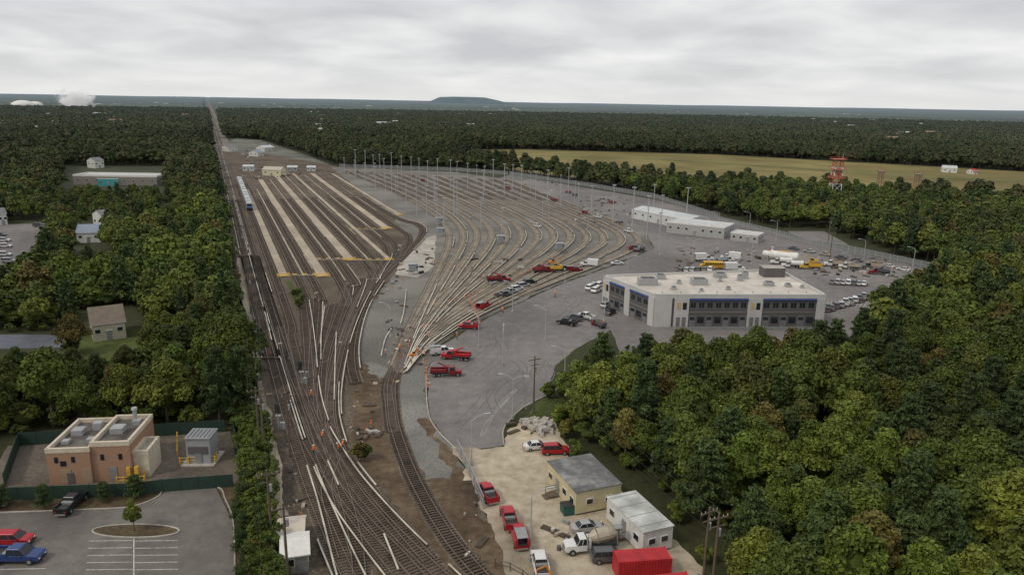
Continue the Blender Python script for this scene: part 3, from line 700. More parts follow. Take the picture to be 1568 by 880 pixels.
for (u,v) in((633,420),(675,362),(767,374),(857,386),(672,345)):
    mb=MB()
    for x in(-1.4,1.4):
        for y in(-.8,.8): mb.cyl((x,y,0),(x,y,1.4),.08,.08,5,galv)
    mb.box((0,0,2.4),(3.0,2.0,2.2),paint('relay_grey',(.25,.28,.31),.6)); mb.box((0,0,3.55),(3.3,2.3,.12),galv); mb.box((0,-1.02,2.3),(.9,.05,1.8),chrome); mb.box((1.1,-1.02,2.6),(.5,.05,.5),glass)
    mb.obj('relay_cabin',G(u,v),math.radians(10))
# distant roofs in the canopy
mb=MB()
for i in range(110):
    r=random.uniform(900,5600); a=math.radians(random.choice([random.uniform(-38,-8),random.uniform(-38,34)])); x,y=r*math.sin(a),r*math.cos(a)
    w=random.uniform(8,26)*(1+r/5000); m=random.choice([sidw,rmet,lg,shing,sid,sidb,lg])
    if poly_in(CLEAR[1],np.array([x]),np.array([y]))[0]: continue
    lat=abs((x-A0.x)*td.y-(y-A0.y)*td.x)
    if lat<50: continue
    mb.box((x,y,6),(w,w*.6,12+random.uniform(-1,2)),m,random.random()); mb.box((x,y,13.3),(w*.8,w*.3,1.2),m,0,top=(1,.1))
mb.obj('distant_town')
# gas domes
for (u,v,rr) in((36,167,38),(54,166,28)):
    c=G(u,v); mb=MB()
    for k in range(7):
        t0=k/7*math.pi/2;t1=(k+1)/7*math.pi/2
        mb.cyl((0,0,12+math.sin(t0)*rr*.5),(0,0,12+math.sin(t1)*rr*.5),rr*math.cos(t0),max(.5,rr*math.cos(t1)),28,white_p,False)
    mb.cyl((0,0,0),(0,0,12),rr,rr,28,white_p); mb.obj('storage_tank_dome',c)
# ---------------------------------------------------------------- fences
def fence(name,px,h,post,panel,step=3,mesh_=True,th=.06,rails=True):
    ln=resample(L(px),step); mb=MB()
    for p in ln: mb.box((p.x,p.y,h/2),(.14,.14,h+.1),post)
    if mesh_:
        mb.sweep(ln,0,th,.05,h-.05,panel)
    if rails:
        for z in(h-.02,h*.5): mb.sweep(ln,0,.1,z-.03,z+.03,post)
    mb.obj(name)
def chain():
    m,nt,b=newmat('chain_link'); tc=nt.nodes.new('ShaderNodeNewGeometry'); w=nt.nodes.new('ShaderNodeTexNoise'); w.inputs['Scale'].default_value=30
    nt.links.new(tc.outputs['Position'],w.inputs['Vector']); gt=nt.nodes.new('ShaderNodeMath'); gt.operation='GREATER_THAN'; gt.inputs[1].default_value=.54
    nt.links.new(w.outputs['Fac'],gt.inputs[0]); nt.links.new(gt.outputs[0],b.inputs['Alpha']); b.inputs['Base Color'].default_value=(.3,.31,.32,1); return m
chn=chain(); grn=paint('fence_green',(.02,.045,.033),.6,0,.1); dkf=paint('fence_dark',(.035,.03,.022),.9)
fence('green_fence',[(-30,768),(5,766),(200,759),(258,752),(368,744)],2.0,grn,grn,2.4,True,.08)
fence('green_fence',[(8,745),(30,682),(355,660)],2.2,grn,grn,2.4,True,.08)
fence('green_fence',[(372,742),(357,660)],2.2,grn,grn,2.4)
fence('trackside_fence',[(333,285),(347,330),(362,430),(376,500),(392,590),(404,650)],2.8,dkf,dkf,3,True,.1)
fence('chain_link_fence',[(1100,340),(1230,372),(1425,414),(1450,436)],2.8,mastm,chn,3,True,.02)
fence('chain_link_fence',[(780,268),(900,286),(1000,303),(1100,336)],2.8,mastm,chn,3,True,.02)
fence('chain_link_fence',[(520,256),(700,262),(780,268)],2.8,mastm,chn,4,True,.02)
fence('chain_link_fence',[(700,690),(722,735),(745,790)],2.0,galv,chn,3,True,.02)
fence('wooden_railing',[(735,862),(778,872),(800,884),(850,930)],1.1,wood,wood,2,False)
# ---------------------------------------------------------------- poles
def lamp_mesh(h,arm,n=1):
    mb=MB(); mb.cyl((0,0,0),(0,0,.7),.30,.26,8,conc); mb.cyl((0,0,.6),(0,0,h),.12,.08,8,mastm)
    for s in ([1] if n==1 else [1,-1]):
        pts=[Vector((s*arm*t,0,h+.9*math.sin(t*math.pi/2))) for t in np.linspace(0,1,6)]
        for a,b in zip(pts,pts[1:]): mb.cyl(a,b,.06,.05,6,mastm,False)
        e=pts[-1]; mb.box((e.x+s*.35,0,e.z-.03),(.9,.36,.14),mastm); mb.box((e.x+s*.4,0,e.z-.12),(.6,.28,.05),lampw)
    return mb.mesh('street_lamp')
l8=lamp_mesh(7.5,2.2); l8d=lamp_mesh(7.5,2,2)
for u,v,r in((785,641,170),(835,521,160),(770,559,90),(733,532,150),(722,712,20),(812,842,20),(598,516,160),(785,478,150),(864,592,170),(864,458,90),(1010,392,180),(1100,352,170),(1147,352,170),(1188,368,170),(1322,400,180),(1397,414,180),(945,365,150),(1360,445,180),(1298,425,180),(925,492,100),(1230,470,100),(700,430,140),(960,430,170),(1060,400,170),(1150,405,170),(900,350,150),(840,335,150)):
    inst(l8 if random.random()<.8 else l8d,'street_lamp',G(u,v),math.radians(r))
def mast_mesh(h):
    mb=MB(); mb.cyl((0,0,0),(0,0,h),.22,.13,7,mastm); mb.cyl((0,0,h),(0,0,h+.1),.45,.45,8,mastm)
    for a in(0,90,180,270):
        x,y=math.cos(math.radians(a))*.6,math.sin(math.radians(a))*.6; mb.box((x,y,h-.05),(.45,.45,.28),mastm); mb.box((x,y,h-.22),(.4,.4,.04),lampw)
    return mb.mesh('light_mast')
m14=mast_mesh(16)
for u,v in [P(1.75,v) for v in range(268,352,9)]+[P(2.05,v) for v in(272,280,290,304,318,332,352)]+[(690,288),(716,290),(742,294),(772,300),(798,302),(820,307),(838,310),(858,318),(885,325),(905,330),(938,342),(968,352),(990,366),(1008,384),(768,372),(680,362),(858,300),(880,312),(730,283),(812,294),(655,285),(630,280),(545,270),(560,268),(600,274),(582,270),(615,276),(642,279),(670,282),(700,284),(755,290),(785,292),(870,298),(700,330),(740,310),(600,300),(575,285),(665,310),(830,345),(1012,350),(1050,345),(1000,330)]:
    inst(m14,'light_mast',G(u,v),random.random(),random.uniform(.75,1.2))
def upole(h):
    mb=MB(); mb.cyl((0,0,0),(0,0,h),.19,.12,7,wood); mb.box((0,0,h-.7),(2.6,.12,.14),wood); mb.box((0,0,h-1.7),(1.8,.1,.12),wood)
    for x in(-1.2,-.6,.6,1.2): mb.cyl((x,0,h-.62),(x,0,h-.4),.05,.07,5,conc)
    mb.cyl((.3,.1,h-3),(.3,.1,h-2.1),.22,.22,8,galv); return mb.mesh('utility_pole')
up11=upole(11)
def poleline(px,rz,sag=.8):
    bs=[G(*p) for p in px]
    for b in bs: inst(up11,'utility_pole',b,rz)
    mb=MB(); ox=Vector((math.cos(rz),math.sin(rz),0))
    for a,b in zip(bs,bs[1:]):
        for o,zz in((-1.2,10.65),(.6,10.65),(1.2,10.65),(0,8.2)):
            pts=[]
            for t in np.linspace(0,1,9):
                p=a.lerp(b,t)+ox*o; p.z=zz-sag*4*t*(1-t)*(a-b).length/50; pts.append(p)
            for p,q in zip(pts,pts[1:]): mb.cyl(p,q,.018,.018,3,black,False)
    mb.obj('overhead_wire')
rz=math.radians(TANG-90)
poleline([P(.17,v) for v in(195,215,240,275,330,420,560)]+[(405,700),(417,840),(432,1050)],rz)
poleline([(444,700),(442,900)],rz)
poleline([(1075,905),(817,632)],math.radians(30)); inst(up11,'utility_pole',G(1089,915),.4)
poleline([(1270,400),(1268,372)],.3)
poleline([(398,690),(393,570),(384,480),(372,400)],rz)
# signals
for u,v in((427,660),(462,590)):
    mb=MB(); mb.cyl((0,0,0),(0,0,4.6),.09,.09,7,galv); mb.box((0,-.15,4.3),(.7,.25,1.7),black)
    for z in(3.8,4.3,4.8): mb.cyl((0,-.28,z),(0,-.5,z),.14,.14,8,black)
    mb.box((0,.3,2.8),(.9,.7,.06),galv); mb.cyl((.4,.3,0),(.4,.3,2.8),.03,.03,4,galv); mb.box((.5,.6,.7),(.8,.6,1.4),galv); mb.obj('railway_signal',G(u,v),0)
# lattice towers
orr=paint('tower_red',(.42,.09,.05),.6)
rust=paint('tower_rust',(.25,.12,.09),.6)
def tower(u,v,h,w,full=True):
    mb=MB(); n=6
    def corner(k,z):
        f=w*(1-.25*z/h); a=math.radians(45+90*k); return Vector((f*math.cos(a),f*math.sin(a),z))
    t_=1 if full else .6
    for i in range(n):
        z0,z1=h*i/n,h*(i+1)/n; m=(orr if i%2 else white_p) if full else rust
        for k in range(4):
            mb.cyl(corner(k,z0),corner(k,z1),.22*t_,.22*t_,5,m); mb.cyl(corner(k,z0),corner(k+1,z1),.11*t_,.11*t_,4,m); mb.cyl(corner(k+1,z0),corner(k,z1),.11*t_,.11*t_,4,m); mb.cyl(corner(k,z1),corner(k+1,z1),.14*t_,.14*t_,4,m)
    if full:
        for z in(h*.62,h*.8,h):
            mb.box((0,0,z),(w*1.9,w*1.9,.25),orr)
            for sx,sy,dx,dy in((0,1,1,0),(0,-1,1,0),(1,0,0,1),(-1,0,0,1)): mb.box((sx*w*.95,sy*w*.95,z+1),(.1+dx*w*1.9,.1+dy*w*1.9,.1),orr)
        mb.box((0,0,h*.72),(w*1.0,w*1.0,2.5),orr); mb.cyl((0,0,h),(0,0,h+5),.15,.06,5,orr)
        mb.cyl((w*.6,0,h),(w*.6,0,h+3),.1,.05,5,white_p)
    else:
        mb.box((0,0,h),(w*1.8,w*1.8,.2),rust)
        for a in range(6):
            x,y=w*1.1*math.cos(a),w*1.1*math.sin(a); mb.cyl((x,y,h),(x,y,h+2.4),.08,.06,5,rust)
    mb.obj('radio_tower' if full else 'antenna_tower',G(u,v))
tower(1275,318,27,3.8); tower(1343,312,19,2.2,False); tower(1399,318,19,2.4,False)
# ---------------------------------------------------------------- vehicles
def wheels(mb,xs,w,r=.36,t=.26):
    for x in xs:
        for s in(-1,1):
            mb.cyl((x,s*(w-t),r),(x,s*w,r),r,r,14,tyre); mb.cyl((x,s*(w-.02),r),(x,s*(w+.02),r),r*.55,r*.5,10,chrome)
def cabin(mb,x0,x1,rx0,rx1,z0,z1,wb,wt,body,div=1):
    mb.prism([(x0,z0),(rx0,z1),(rx1,z1),(x1,z0)],0,glass,[wb,wt,wt,wb])
    mb.prism([(rx0-.06,z1-.05),(rx0+.05,z1+.05),(rx1-.05,z1+.05),(rx1+.08,z1-.05)],0,body,[wt+.02,wt-.08,wt-.08,wt+.02])
    for i in range(div+2):
        f=i/(div+1); xb=x0+(x1-x0)*f; xt=rx0+(rx1-rx0)*f
        for s in(-1,1): mb.cyl((xb,s*wb,z0),(xt,s*wt,z1),.05,.05,4,body,False)
def car_mesh(col,kind):
    c=paint('car_paint_%s'%col[0],col[1],.3,.15,.05); mb=MB(); nm=kind
    if kind=='sedan':
        pr=[(-2.35,.32),(-2.38,.7),(-2.25,.93),(-1.5,.98),(1.05,.93),(2.05,.78),(2.32,.6),(2.35,.32)]
        mb.prism(pr,0,c,[.86,.88,.82,.86,.86,.8,.78,.84]); cabin(mb,-1.65,1.15,-1.0,.3,.93,1.43,.80,.62,c); wheels(mb,(-1.4,1.45),.92,.33)
    elif kind=='suv':
        pr=[(-2.35,.4),(-2.4,.95),(-2.3,1.1),(1.1,1.08),(2.15,.98),(2.38,.75),(2.38,.4)]
        mb.prism(pr,0,c,[.9,.93,.9,.92,.86,.84,.9]); cabin(mb,-2.28,1.25,-1.95,.45,1.07,1.76,.87,.72,c,2); wheels(mb,(-1.45,1.5),.97,.38)
    elif kind in('pickup','utility'):
        pr=[(-2.9,.5),(-2.9,1.0),(-.55,1.05),(-.5,1.18),(1.35,1.15),(2.65,1.05),(2.85,.8),(2.85,.5)]
        mb.prism(pr,0,c,[.94,.96,.96,.96,.96,.9,.88,.94]); cabin(mb,-.75,1.5,-.6,.75,1.15,1.88,.90,.74,c,1); wheels(mb,(-1.85,1.85),1.0,.42)
        if kind=='pickup':
            for s in(-1,1): mb.box((-1.75,s*.9,1.2),(2.3,.12,.42),c)
            mb.box((-2.86,0,1.15),(.1,1.7,.5),c); mb.box((-1.75,0,1.05),(2.1,1.64,.05),black); mb.box((-.95,0,1.25),(.5,1.5,.35),chrome)
        else:
            for s in(-1,1): mb.box((-1.8,s*.82,1.45),(2.5,.4,.9),c)
            mb.box((-1.8,0,1.1),(2.5,1.2,.1),black); mb.box((-1.8,0,2.2),(2.6,1.5,.08),chrome)
            for x in(-2.9,-.7):
                for s in(-1,1): mb.cyl((x,s*.7,1.8),(x,s*.7,2.2),.04,.04,4,chrome)
    xm=max(p[0] for p in pr); xn=min(p[0] for p in pr); zz=.7
    for s in(-1,1): mb.box((xm-.03,s*.6,zz),(.1,.34,.16),lampw); mb.box((xn+.02,s*.68,.85),(.1,.26,.2),lampred); mb.box((.95 if kind!='sedan' else .75,s*1.0,1.12),(.14,.2,.14),c)
    mb.box((xm+.02,0,.45),(.12,1.5,.2),black); mb.box((xn-.02,0,.45),(.12,1.5,.2),chrome); mb.box((xm-.0,0,.68),(.06,.8,.18),black)
    me=mb.mesh(nm); return me
COL={'red':(.38,.012,.02),'white':(.66,.66,.65),'black':(.02,.02,.022),'silver':(.36,.37,.38),'blue':(.025,.055,.18),'grey':(.10,.10,.11),'darkred':(.2,.012,.015),'tan':(.38,.33,.26)}
CM={}
NAME={'sedan':'parked_car','suv':'parked_suv','pickup':'pickup_truck','utility':'utility_truck'}
def car(kind,col,u,v,deg,sc=.95):
    if (kind,col) not in CM: CM[(kind,col)]=car_mesh((col,COL[col]),kind)
    inst(CM[(kind,col)],NAME[kind],G(u,v)+Vector((0,0,.05)),math.radians(deg),sc,.04)
def truck_mesh(kind,cc,bc):
    c=paint('truck_'+cc,COL.get(cc,(.6,.36,.03)),.35,.1,.08); b=paint('body_'+bc,COL.get(bc,(.6,.36,.03)),.45,.1,.1); mb=MB()
    mb.box((0,0,.8),(8.2,.9,.3),black)
    mb.prism([(2.2,.6),(2.2,1.5),(2.3,1.6),(3.9,1.55),(4.15,1.3),(4.2,.6)],0,c,[1.1,1.1,1.1,.95,.9,1.0]); mb.prism([(.9,.7),(.9,1.6),(2.3,1.6),(2.3,.7)],1.15,c)
    cabin(mb,.9,2.5,1.0,2.0,1.6,2.55,1.12,.98,c); wheels(mb,(3.1,-1.9,-3.1),1.2,.5,.4)
    mb.box((4.22,0,.7),(.15,2.1,.3),chrome); mb.box((4.2,0,1.15),(.06,1.1,.5),chrome)
    for s in(-1,1): mb.box((4.12,s*.85,1.1),(.12,.25,.2),lampw); mb.cyl((.75,s*.9,.9),(.75,s*.9,3.0),.08,.08,6,chrome)
    if kind=='box':
        mb.box((-1.8,0,2.25),(5.0,2.4,2.5),b); mb.box((-1.8,0,3.53),(5.05,2.45,.08),c if cc=='white' else white_p); mb.box((-4.32,0,2.2),(.06,2.1,2.2),chrome)
    if kind=='mixer':
        mb.cyl((-3.9,0,2.75),(-2.6,0,2.6),.55,1.05,14,b); mb.cyl((-2.6,0,2.6),(-.8,0,2.3),1.05,1.15,14,b,False); mb.cyl((-.8,0,2.3),(.4,0,2.0),1.15,.6,14,b)
        mb.cyl((-4.0,0,2.9),(-4.5,0,1.6),.35,.2,8,chrome); mb.box((-4.0,0,3.4),(.8,1,.5),chrome,top=(1.5,1.3)); mb.box((.45,0,1.6),(.4,1.8,1.3),c)
        for s in(-1,1): mb.cyl((-3.8,s*.8,1),(-3.8,s*.5,3.2),.08,.08,5,chrome)
    if kind=='crane':
        mb.box((-1.8,0,1.25),(5,2.4,.25),black)
        for s in(-1,1): mb.box((-2,s*1.0,1.7),(4.2,.45,.8),b)
        mb.box((.2,0,2),(1.0,1.6,1.5),b); mb.cyl((.2,0,2.5),(-2.2,0,3.7),.22,.18,8,b); mb.cyl((-2.2,0,3.7),(-4.6,0,2.6),.18,.12,8,chrome); mb.cyl((-4.6,0,2.6),(-4.6,0,1.9),.04,.04,4,black)
        for x in(-1,-3.5):
            for s in(-1,1): mb.box((x,s*1.3,.5),(.3,.5,.2),chrome)
    if kind=='dump':
        mb.prism([(-4.3,1.3),(-4.5,2.7),(.5,2.7),(.8,3.0),(1.0,3.0),(.5,1.2)],1.2,b); mb.box((-1.9,0,2.72),(4.5,2.1,.05),dirt)
    if kind=='tank':
        mb.cyl((-4.3,0,2.1),(.5,0,2.1),1.1,1.1,16,b); mb.cyl((-4.6,0,2.1),(-4.3,0,2.1),.7,1.1,16,b); mb.box((-2,0,3.2),(2.5,.6,.2),chrome)
    return mb.mesh(kind)
TM={}
def truck(kind,cc,bc,u,v,deg,name=None,sc=.85):
    k=(kind,cc,bc)
    if k not in TM: TM[k]=truck_mesh(*k)
    inst(TM[k],name or {'box':'box_truck','mixer':'cement_mixer_truck','crane':'crane_truck','dump':'dump_truck','tank':'tanker_truck'}[kind],G(u,v)+Vector((0,0,.05)),math.radians(deg),sc,.05)
# access road & foreground
car('pickup','red',746,760,112);car('pickup','red',779,799,100);car('utility','red',794,826,100);car('pickup','white',827,871,96)
car('sedan','white',822,687,15);car('suv','red',850,694,5);car('suv','grey',932,858,5);car('sedan','silver',899,812,15)
truck('mixer','white','tan',905,842,190); car('sedan','silver',1068,900,20)
truck('crane','darkred','darkred',683,575,5,sc=.78);truck('crane','red','red',698,550,170,sc=.78);car('utility','white',678,542,20);car('pickup','red',717,503,175);car('utility','red',741,472,60)
truck('crane','darkred','darkred',764,432,10,sc=.9)
for i,(u,v) in enumerate(((868,497),(880,490),(897,488))): car(['pickup','suv','pickup'][i],['black','grey','white'][i],u,v,[150,140,130][i])
truck('dump','darkred','grey',916,500,120,sc=.6)
for u,v,c in((904,443,'white'),(910,440,'silver'),(913,447,'white'),(918,439,'white'),(934,481,'black'),(928,470,'silver')): car('suv',c,u,v,60)
for i in range(5): car(random.choice(['sedan','suv','pickup']),['grey','silver','white','silver','black'][i],771+i*10,455-i*5,35)
truck('crane','darkred','darkred',832,418,25); truck('crane','grey','orange',858,416,10);car('utility','darkred',880,416,15); truck('box','white','white',902,408,160,sc=.75); car('sedan','white',945,405,10);car('pickup','red',828,413,150)
truck('crane','darkred','grey',973,384,150)
for i,(u,v) in enumerate([(778,290),(822,348),(848,308),(880,300),(897,328),(915,334),(938,312),(948,343),(648,278),(962,356),(870,296)]):
    [lambda:car('utility','darkred',u,v,TANG+180),lambda:car('pickup','white',u,v,TANG),lambda:car('pickup','darkred',u,v,TANG),lambda:car('suv','grey',u,v,TANG)][i%4]()
for u,v,k,cc,bc,d in((1078,400,'box','white','white',10),(1118,398,'box','white','white',160),(1125,415,'box','white','white',5),(1195,405,'tank','white','white',170),(1212,410,'tank','white','white',170),(1184,392,'dump','red','white',150),(1240,412,'dump','orange','orange',170),(1277,408,'dump','white','tan',165),(1300,412,'crane','white','tan',160),(1335,412,'dump','grey','tan',165),(1345,420,'crane','darkred','grey',170),(1110,402,'crane','white','silver',20)):
    truck(k,cc,bc,u,v,d)
for i in range(6): car('suv',random.choice(['black','grey','silver','white']),1043+i*9,417-i*.4,60)
for i in range(9): car(random.choice(['suv','sedan','pickup']),random.choice(['silver','white','grey','white']),1266+i*7,475-i*2.2+(i%2),70)
for i in range(7): car(random.choice(['suv','sedan']),random.choice(['white','silver','white','grey']),1275+i*8,434+i*.4,60)
for i in range(9): car('sedan',random.choice(['silver','white','grey','tan']),1215+i*24,382+i*4.6,TANG+20)
car('suv','red',22,832,3);car('pickup','blue',28,858,2,1.05);car('pickup','black',111,776,90);car('sedan','silver',-14,775,10)
for u,v in((6,370),(8,379),(70,352),(72,360),(7,392),(14,402),(60,347),(0,362)): car('suv',random.choice(['white','silver','grey','white']),u,v,10)
for u,v in((372,238),(380,243),(362,228),(386,250),(378,232),(410,222)): car('suv',random.choice(['white','silver','grey']),u,v,TANG)
# yellow school bus
mb=MB(); yb=paint('bus_yellow',(.6,.34,.02),.4)
mb.prism([(-4.5,.6),(-4.5,2.7),(-4.3,2.95),(3.2,2.95),(3.5,2.7),(3.6,1.7),(4.7,1.5),(4.9,1.2),(4.9,.6)],0,yb,[1.2,1.2,1.05,1.05,1.2,1.2,1.0,1.0,1.1])
for i in range(8):
    for s in(-1,1): mb.box((-3.9+i*.92,s*1.2,2.15),(.72,.06,.6),glass)
mb.box((3.56,0,2.2),(.1,2.0,.75),glass); mb.box((0,0,1.35),(8.6,2.44,.08),black); wheels(mb,(-2.8,3.6),1.22,.48)
bm=mb.mesh('school_bus'); inst(bm,'school_bus',G(1090,411)+Vector((0,0,.05)),math.radians(175),.85)
# fuel tank
mb=MB()
for x in(-2.5,2.5): mb.box((x,0,.8),(.5,2,1.6),conc)
mb.cyl((-4.5,0,2.6),(4.5,0,2.6),1.5,1.5,20,white_p); mb.cyl((-4.9,0,2.6),(-4.5,0,2.6),1.0,1.5,20,white_p); mb.cyl((4.5,0,2.6),(4.9,0,2.6),1.5,1.0,20,white_p); mb.box((0,0,4.2),(4,.8,.2),yellow_p)
tm=mb.mesh('fuel_tank'); inst(tm,'fuel_tank',G(1200,402),math.radians(150)); inst(tm,'fuel_tank',G(1184,398),math.radians(150),.8)
# excavators
def excav(u,v,deg,col='orange',sc=1):
    c=paint('machine_'+col,{'orange':(.55,.2,.02),'yellow':(.55,.33,.03),'grey':(.2,.2,.2)}[col],.5); mb=MB()
    for s in(-1,1):
        mb.prism([(-1.6,.1),(-1.9,.5),(-1.5,.9),(1.5,.9),(1.9,.5),(1.6,.1)],.28,tyre); n=len(mb.v)
        for i in range(n-12,n): x,y,z=mb.v[i]; mb.v[i]=(x,y+s*1.1,z)
    mb.box((-.2,0,1.5),(3,2.2,1.0),c); mb.box((-1.2,0,2.1),(1.2,2.1,.5),c); mb.box((.7,.6,2.3),(1.2,.9,1.3),glass,top=(.8,.9)); mb.box((.65,.6,2.98),(1.1,.9,.08),c)
    mb.cyl((1.1,-.2,1.8),(2.8,-.2,4.0),.22,.18,6,c); mb.cyl((2.8,-.2,4.0),(4.6,-.2,2.6),.18,.14,6,c); mb.cyl((4.6,-.2,2.6),(4.4,-.2,1.2),.14,.1,6,c); mb.prism([(4.1,1.3),(4.7,1.3),(4.9,.6),(4.3,.3),(3.9,.7)],.45,chrome)
    inst(mb.mesh('excavator'),'excavator',G(u,v)+Vector((0,0,.05)),math.radians(deg),sc)
excav(975,385,150,'grey',.8);excav(858,908,150,'orange',.7);excav(1245,405,170,'yellow',.8);excav(632,548,30,'orange',.45);excav(846,406,30,'orange',.7)
# passenger train
tr=P(.378,323); A=G(*tr); D=(G(*P(.378,270))-A).normalized(); mb=MB(); steel=paint('train_steel',(.50,.51,.52),.3,.5,.06,.3); ra=math.atan2(D.y,D.x)
for i in range(5):
    c=A+D*(13+i*26.4); L0=25.6
    def bx(dx,dy,z,s,m,top=(1,1)):
        p=c+D*dx+Vector((-D.y,D.x,0))*dy; mb.box((p.x,p.y,z),s,m,ra,top=top)
    bx(0,0,2.4,(L0,3.1,2.5),steel); bx(0,0,3.95,(L0,3.1,.6),steel,(.99,.72)); bx(0,0,.75,(L0-5,2.5,.7),black)
    for k in range(10):
        for s in(-1,1): bx(-10.5+k*2.33,s*1.56,2.75,(1.5,.05,.8),glass)
    for s in(-1,1): bx(0,s*1.565,1.8,(L0,.02,.15),blue)
    for k in(-8.5,8.5): bx(k,0,.5,(3,2.3,.8),black); bx(k*.6,0,4.4,(3,1.6,.3),galv)
    if i==0: bx(-L0/2-.05,0,2.9,(.12,2.4,1.0),glass); bx(-L0/2-.06,0,1.6,(.12,2.6,.8),blue)
mb.obj('passenger_train')
# ---------------------------------------------------------------- workers
def worker_mesh(step=.25,bend=0):
    me=bpy.data.meshes.new('wk')
    pts=[(0,0,.95),(.02+bend*.3,0,1.2),(.02+bend*.6,0,1.42),(.03+bend*.7,0,1.55),(.05+bend*.8,0,1.70),
      (0,.1,.9),(step,.11,.5),(step*.8,.12,.08),(step*.8+.16,.12,.04),(0,-.1,.9),(-step*.4,-.11,.5),(-step,-.12,.08),(-step+.15,-.12,.04),
      (bend*.6,.2,1.4),(.05+bend*.5,.27,1.13),(.2+bend*.5,.25,.93),(bend*.6,-.2,1.4),(-.05+bend*.5,-.27,1.13),(.1+bend*.5,-.27,.9)]
    ed=[(0,1),(1,2),(2,3),(3,4),(0,5),(5,6),(6,7),(7,8),(0,9),(9,10),(10,11),(11,12),(2,13),(13,14),(14,15),(2,16),(16,17),(17,18)]
    rd=[.15,.15,.16,.06,.105,.1,.07,.055,.045,.1,.07,.055,.045,.07,.05,.035,.07,.05,.035]
    me.from_pydata(pts,ed,[]); o=bpy.data.objects.new('wk',me); scene.collection.objects.link(o)
    md=o.modifiers.new('s','SKIN')
    for v,r in zip(me.skin_vertices[0].data,rd): v.radius=(r,r)
    me.skin_vertices[0].data[0].use_root=True
    o.modifiers.new('u','SUBSURF').levels=1
    dg=bpy.context.evaluated_depsgraph_get(); m2=bpy.data.meshes.new_from_object(o.evaluated_get(dg)); bpy.data.objects.remove(o)
    vest=paint('vest_orange',(.75,.18,.02),.7); pant=paint('work_trousers',(.04,.05,.09),.9); skin=paint('skin',(.45,.27,.19),.6); hat=paint('helmet',(.75,.75,.72),.4)
    idx=[]
    for p in m2.polygons:
        z=p.center.z; r=abs(p.center.y)
        idx.append(1 if z<.9 and not(r>.2 and z>.8) else (3 if z>1.71 else (2 if z>1.5 or (r>.2 and z<.97) else 0)))
    mb=MB(); mb.mats=[vest,pant,skin,hat]; mb.v=[tuple(q.co) for q in m2.vertices]; mb.f=[tuple(p.vertices) for p in m2.polygons]; mb.m=idx
    hx=.05+bend*.8
    mb.cyl((hx-.01,0,1.74),(hx-.01,0,1.84),.135,.07,10,hat); mb.cyl((hx+.02,0,1.735),(hx+.02,0,1.75),.165,.15,10,hat); mb.box((hx+.11,0,1.68),(.04,.03,.04),skin)
    for hp,s in((Vector(pts[15]),1),(Vector(pts[18]),-1)):
        for k in range(4): q=hp+Vector((-.03+k*.02,0,-.02)); mb.cyl(q,q+Vector((.03,0,-.09+.01*abs(k-1))),.011,.008,4,skin)
        mb.cyl(hp,hp+Vector((.06,-s*.03,-.04)),.012,.009,4,skin)
    me3=mb.mesh('worker'); me3.polygons.foreach_set('use_smooth',[True]*len(me3.polygons)); return me3
wk=[worker_mesh(.25,0),worker_mesh(.05,.0),worker_mesh(.1,.35)]
for u,v in((481,698),(493,676),(520,694),(524,690),(627,533),(640,545),(612,540),(590,548),(655,520),(720,470),(770,480),(765,470),(655,600),(477,612),(630,560),(700,520),(850,455)):
    inst(random.choice(wk),'track_worker',G(u,v)+Vector((0,0,.2 if u<660 else .05)),random.random()*6.28)
# ---------------------------------------------------------------- debris & equipment
mb=MB(); cone=paint('orange_plastic',(.65,.17,.03),.6); cols=[wood,conc,black,cover,chrome,tie_w,walk,dkgrey,lg,wood]
areas=[((535,600),(575,700),16),((600,500),(650,560),34),((545,655),(580,675),12),((580,420),(640,470),10),((390,430),(470,640),16),((440,650),(470,800),10),((370,255),(460,275),60),((610,375),(665,420),24),((720,395),(830,440),20),((880,300),(970,345),60),((1030,380),(1200,420),60),((1240,395),(1400,425),70),((780,650),(845,665),14),((840,800),(870,850),10),((700,760),(740,860),6),((480,430),(620,600),26),((500,262),(560,268),20),((740,270),(860,300),40)]
for (a,b,n) in areas:
    for i in range(n):
        p=G(random.uniform(a[0],b[0]),random.uniform(a[1],b[1])); s=random.uniform(.25,.9) if a[1]>420 else random.uniform(.4,1.6)
        k=random.random(); m=random.choice(cols)
        if k<.5: mb.box((p.x,p.y,.1+s*.25),(s*random.uniform(.6,2.2),s*.6,s*.5),m,random.random()*3)
        elif k<.78:
            a_=random.random()*3
            for q in range(3): mb.box((p.x+q*.3*math.sin(a_),p.y-q*.3*math.cos(a_),.15+.02*q),(2.5,.22,.2),tie_w,a_)
        elif k<.94: mb.cyl((p.x,p.y,.05),(p.x,p.y,.05+s*.7),s*.35,s*.35,10,m)
        else:
            mb.cyl((p.x,p.y,.05),(p.x,p.y,.75),.15,.04,8,cone); mb.box((p.x,p.y,.07),(.4,.4,.06),cone)
mb.obj('construction_material')
mb=MB()
for px in([(603,528),(640,536),(655,548)],[(720,462),(728,480),(735,498)],[(655,470),(700,462),(742,446)],[(650,505),(672,490)],[(652,560),(655,600)],[(662,402),(700,410),(760,412)],[(790,425),(830,408)]):
    for p in resample(L(px),2.2):
        mb.cyl((p.x,p.y,.05),(p.x,p.y,1.0),.14,.11,8,cone); mb.box((p.x,p.y,.1),(.45,.45,.08),black); mb.cyl((p.x,p.y,.55),(p.x,p.y,.7),.145,.138,8,white_p)
mb.obj('traffic_barrel_row')
mb=MB()
for (u,v) in((815,655),(832,650),(822,662),(838,660),(808,650)):
    c=G(u,v)
    for k in range(10): mb.box((c.x+random.uniform(-1.3,1.3),c.y+random.uniform(-1.2,1.2),.3+random.random()*.7),(1.4,.7,.6),conc,random.random()*3,top=(.8,.8))
mb.obj('concrete_block_pile')
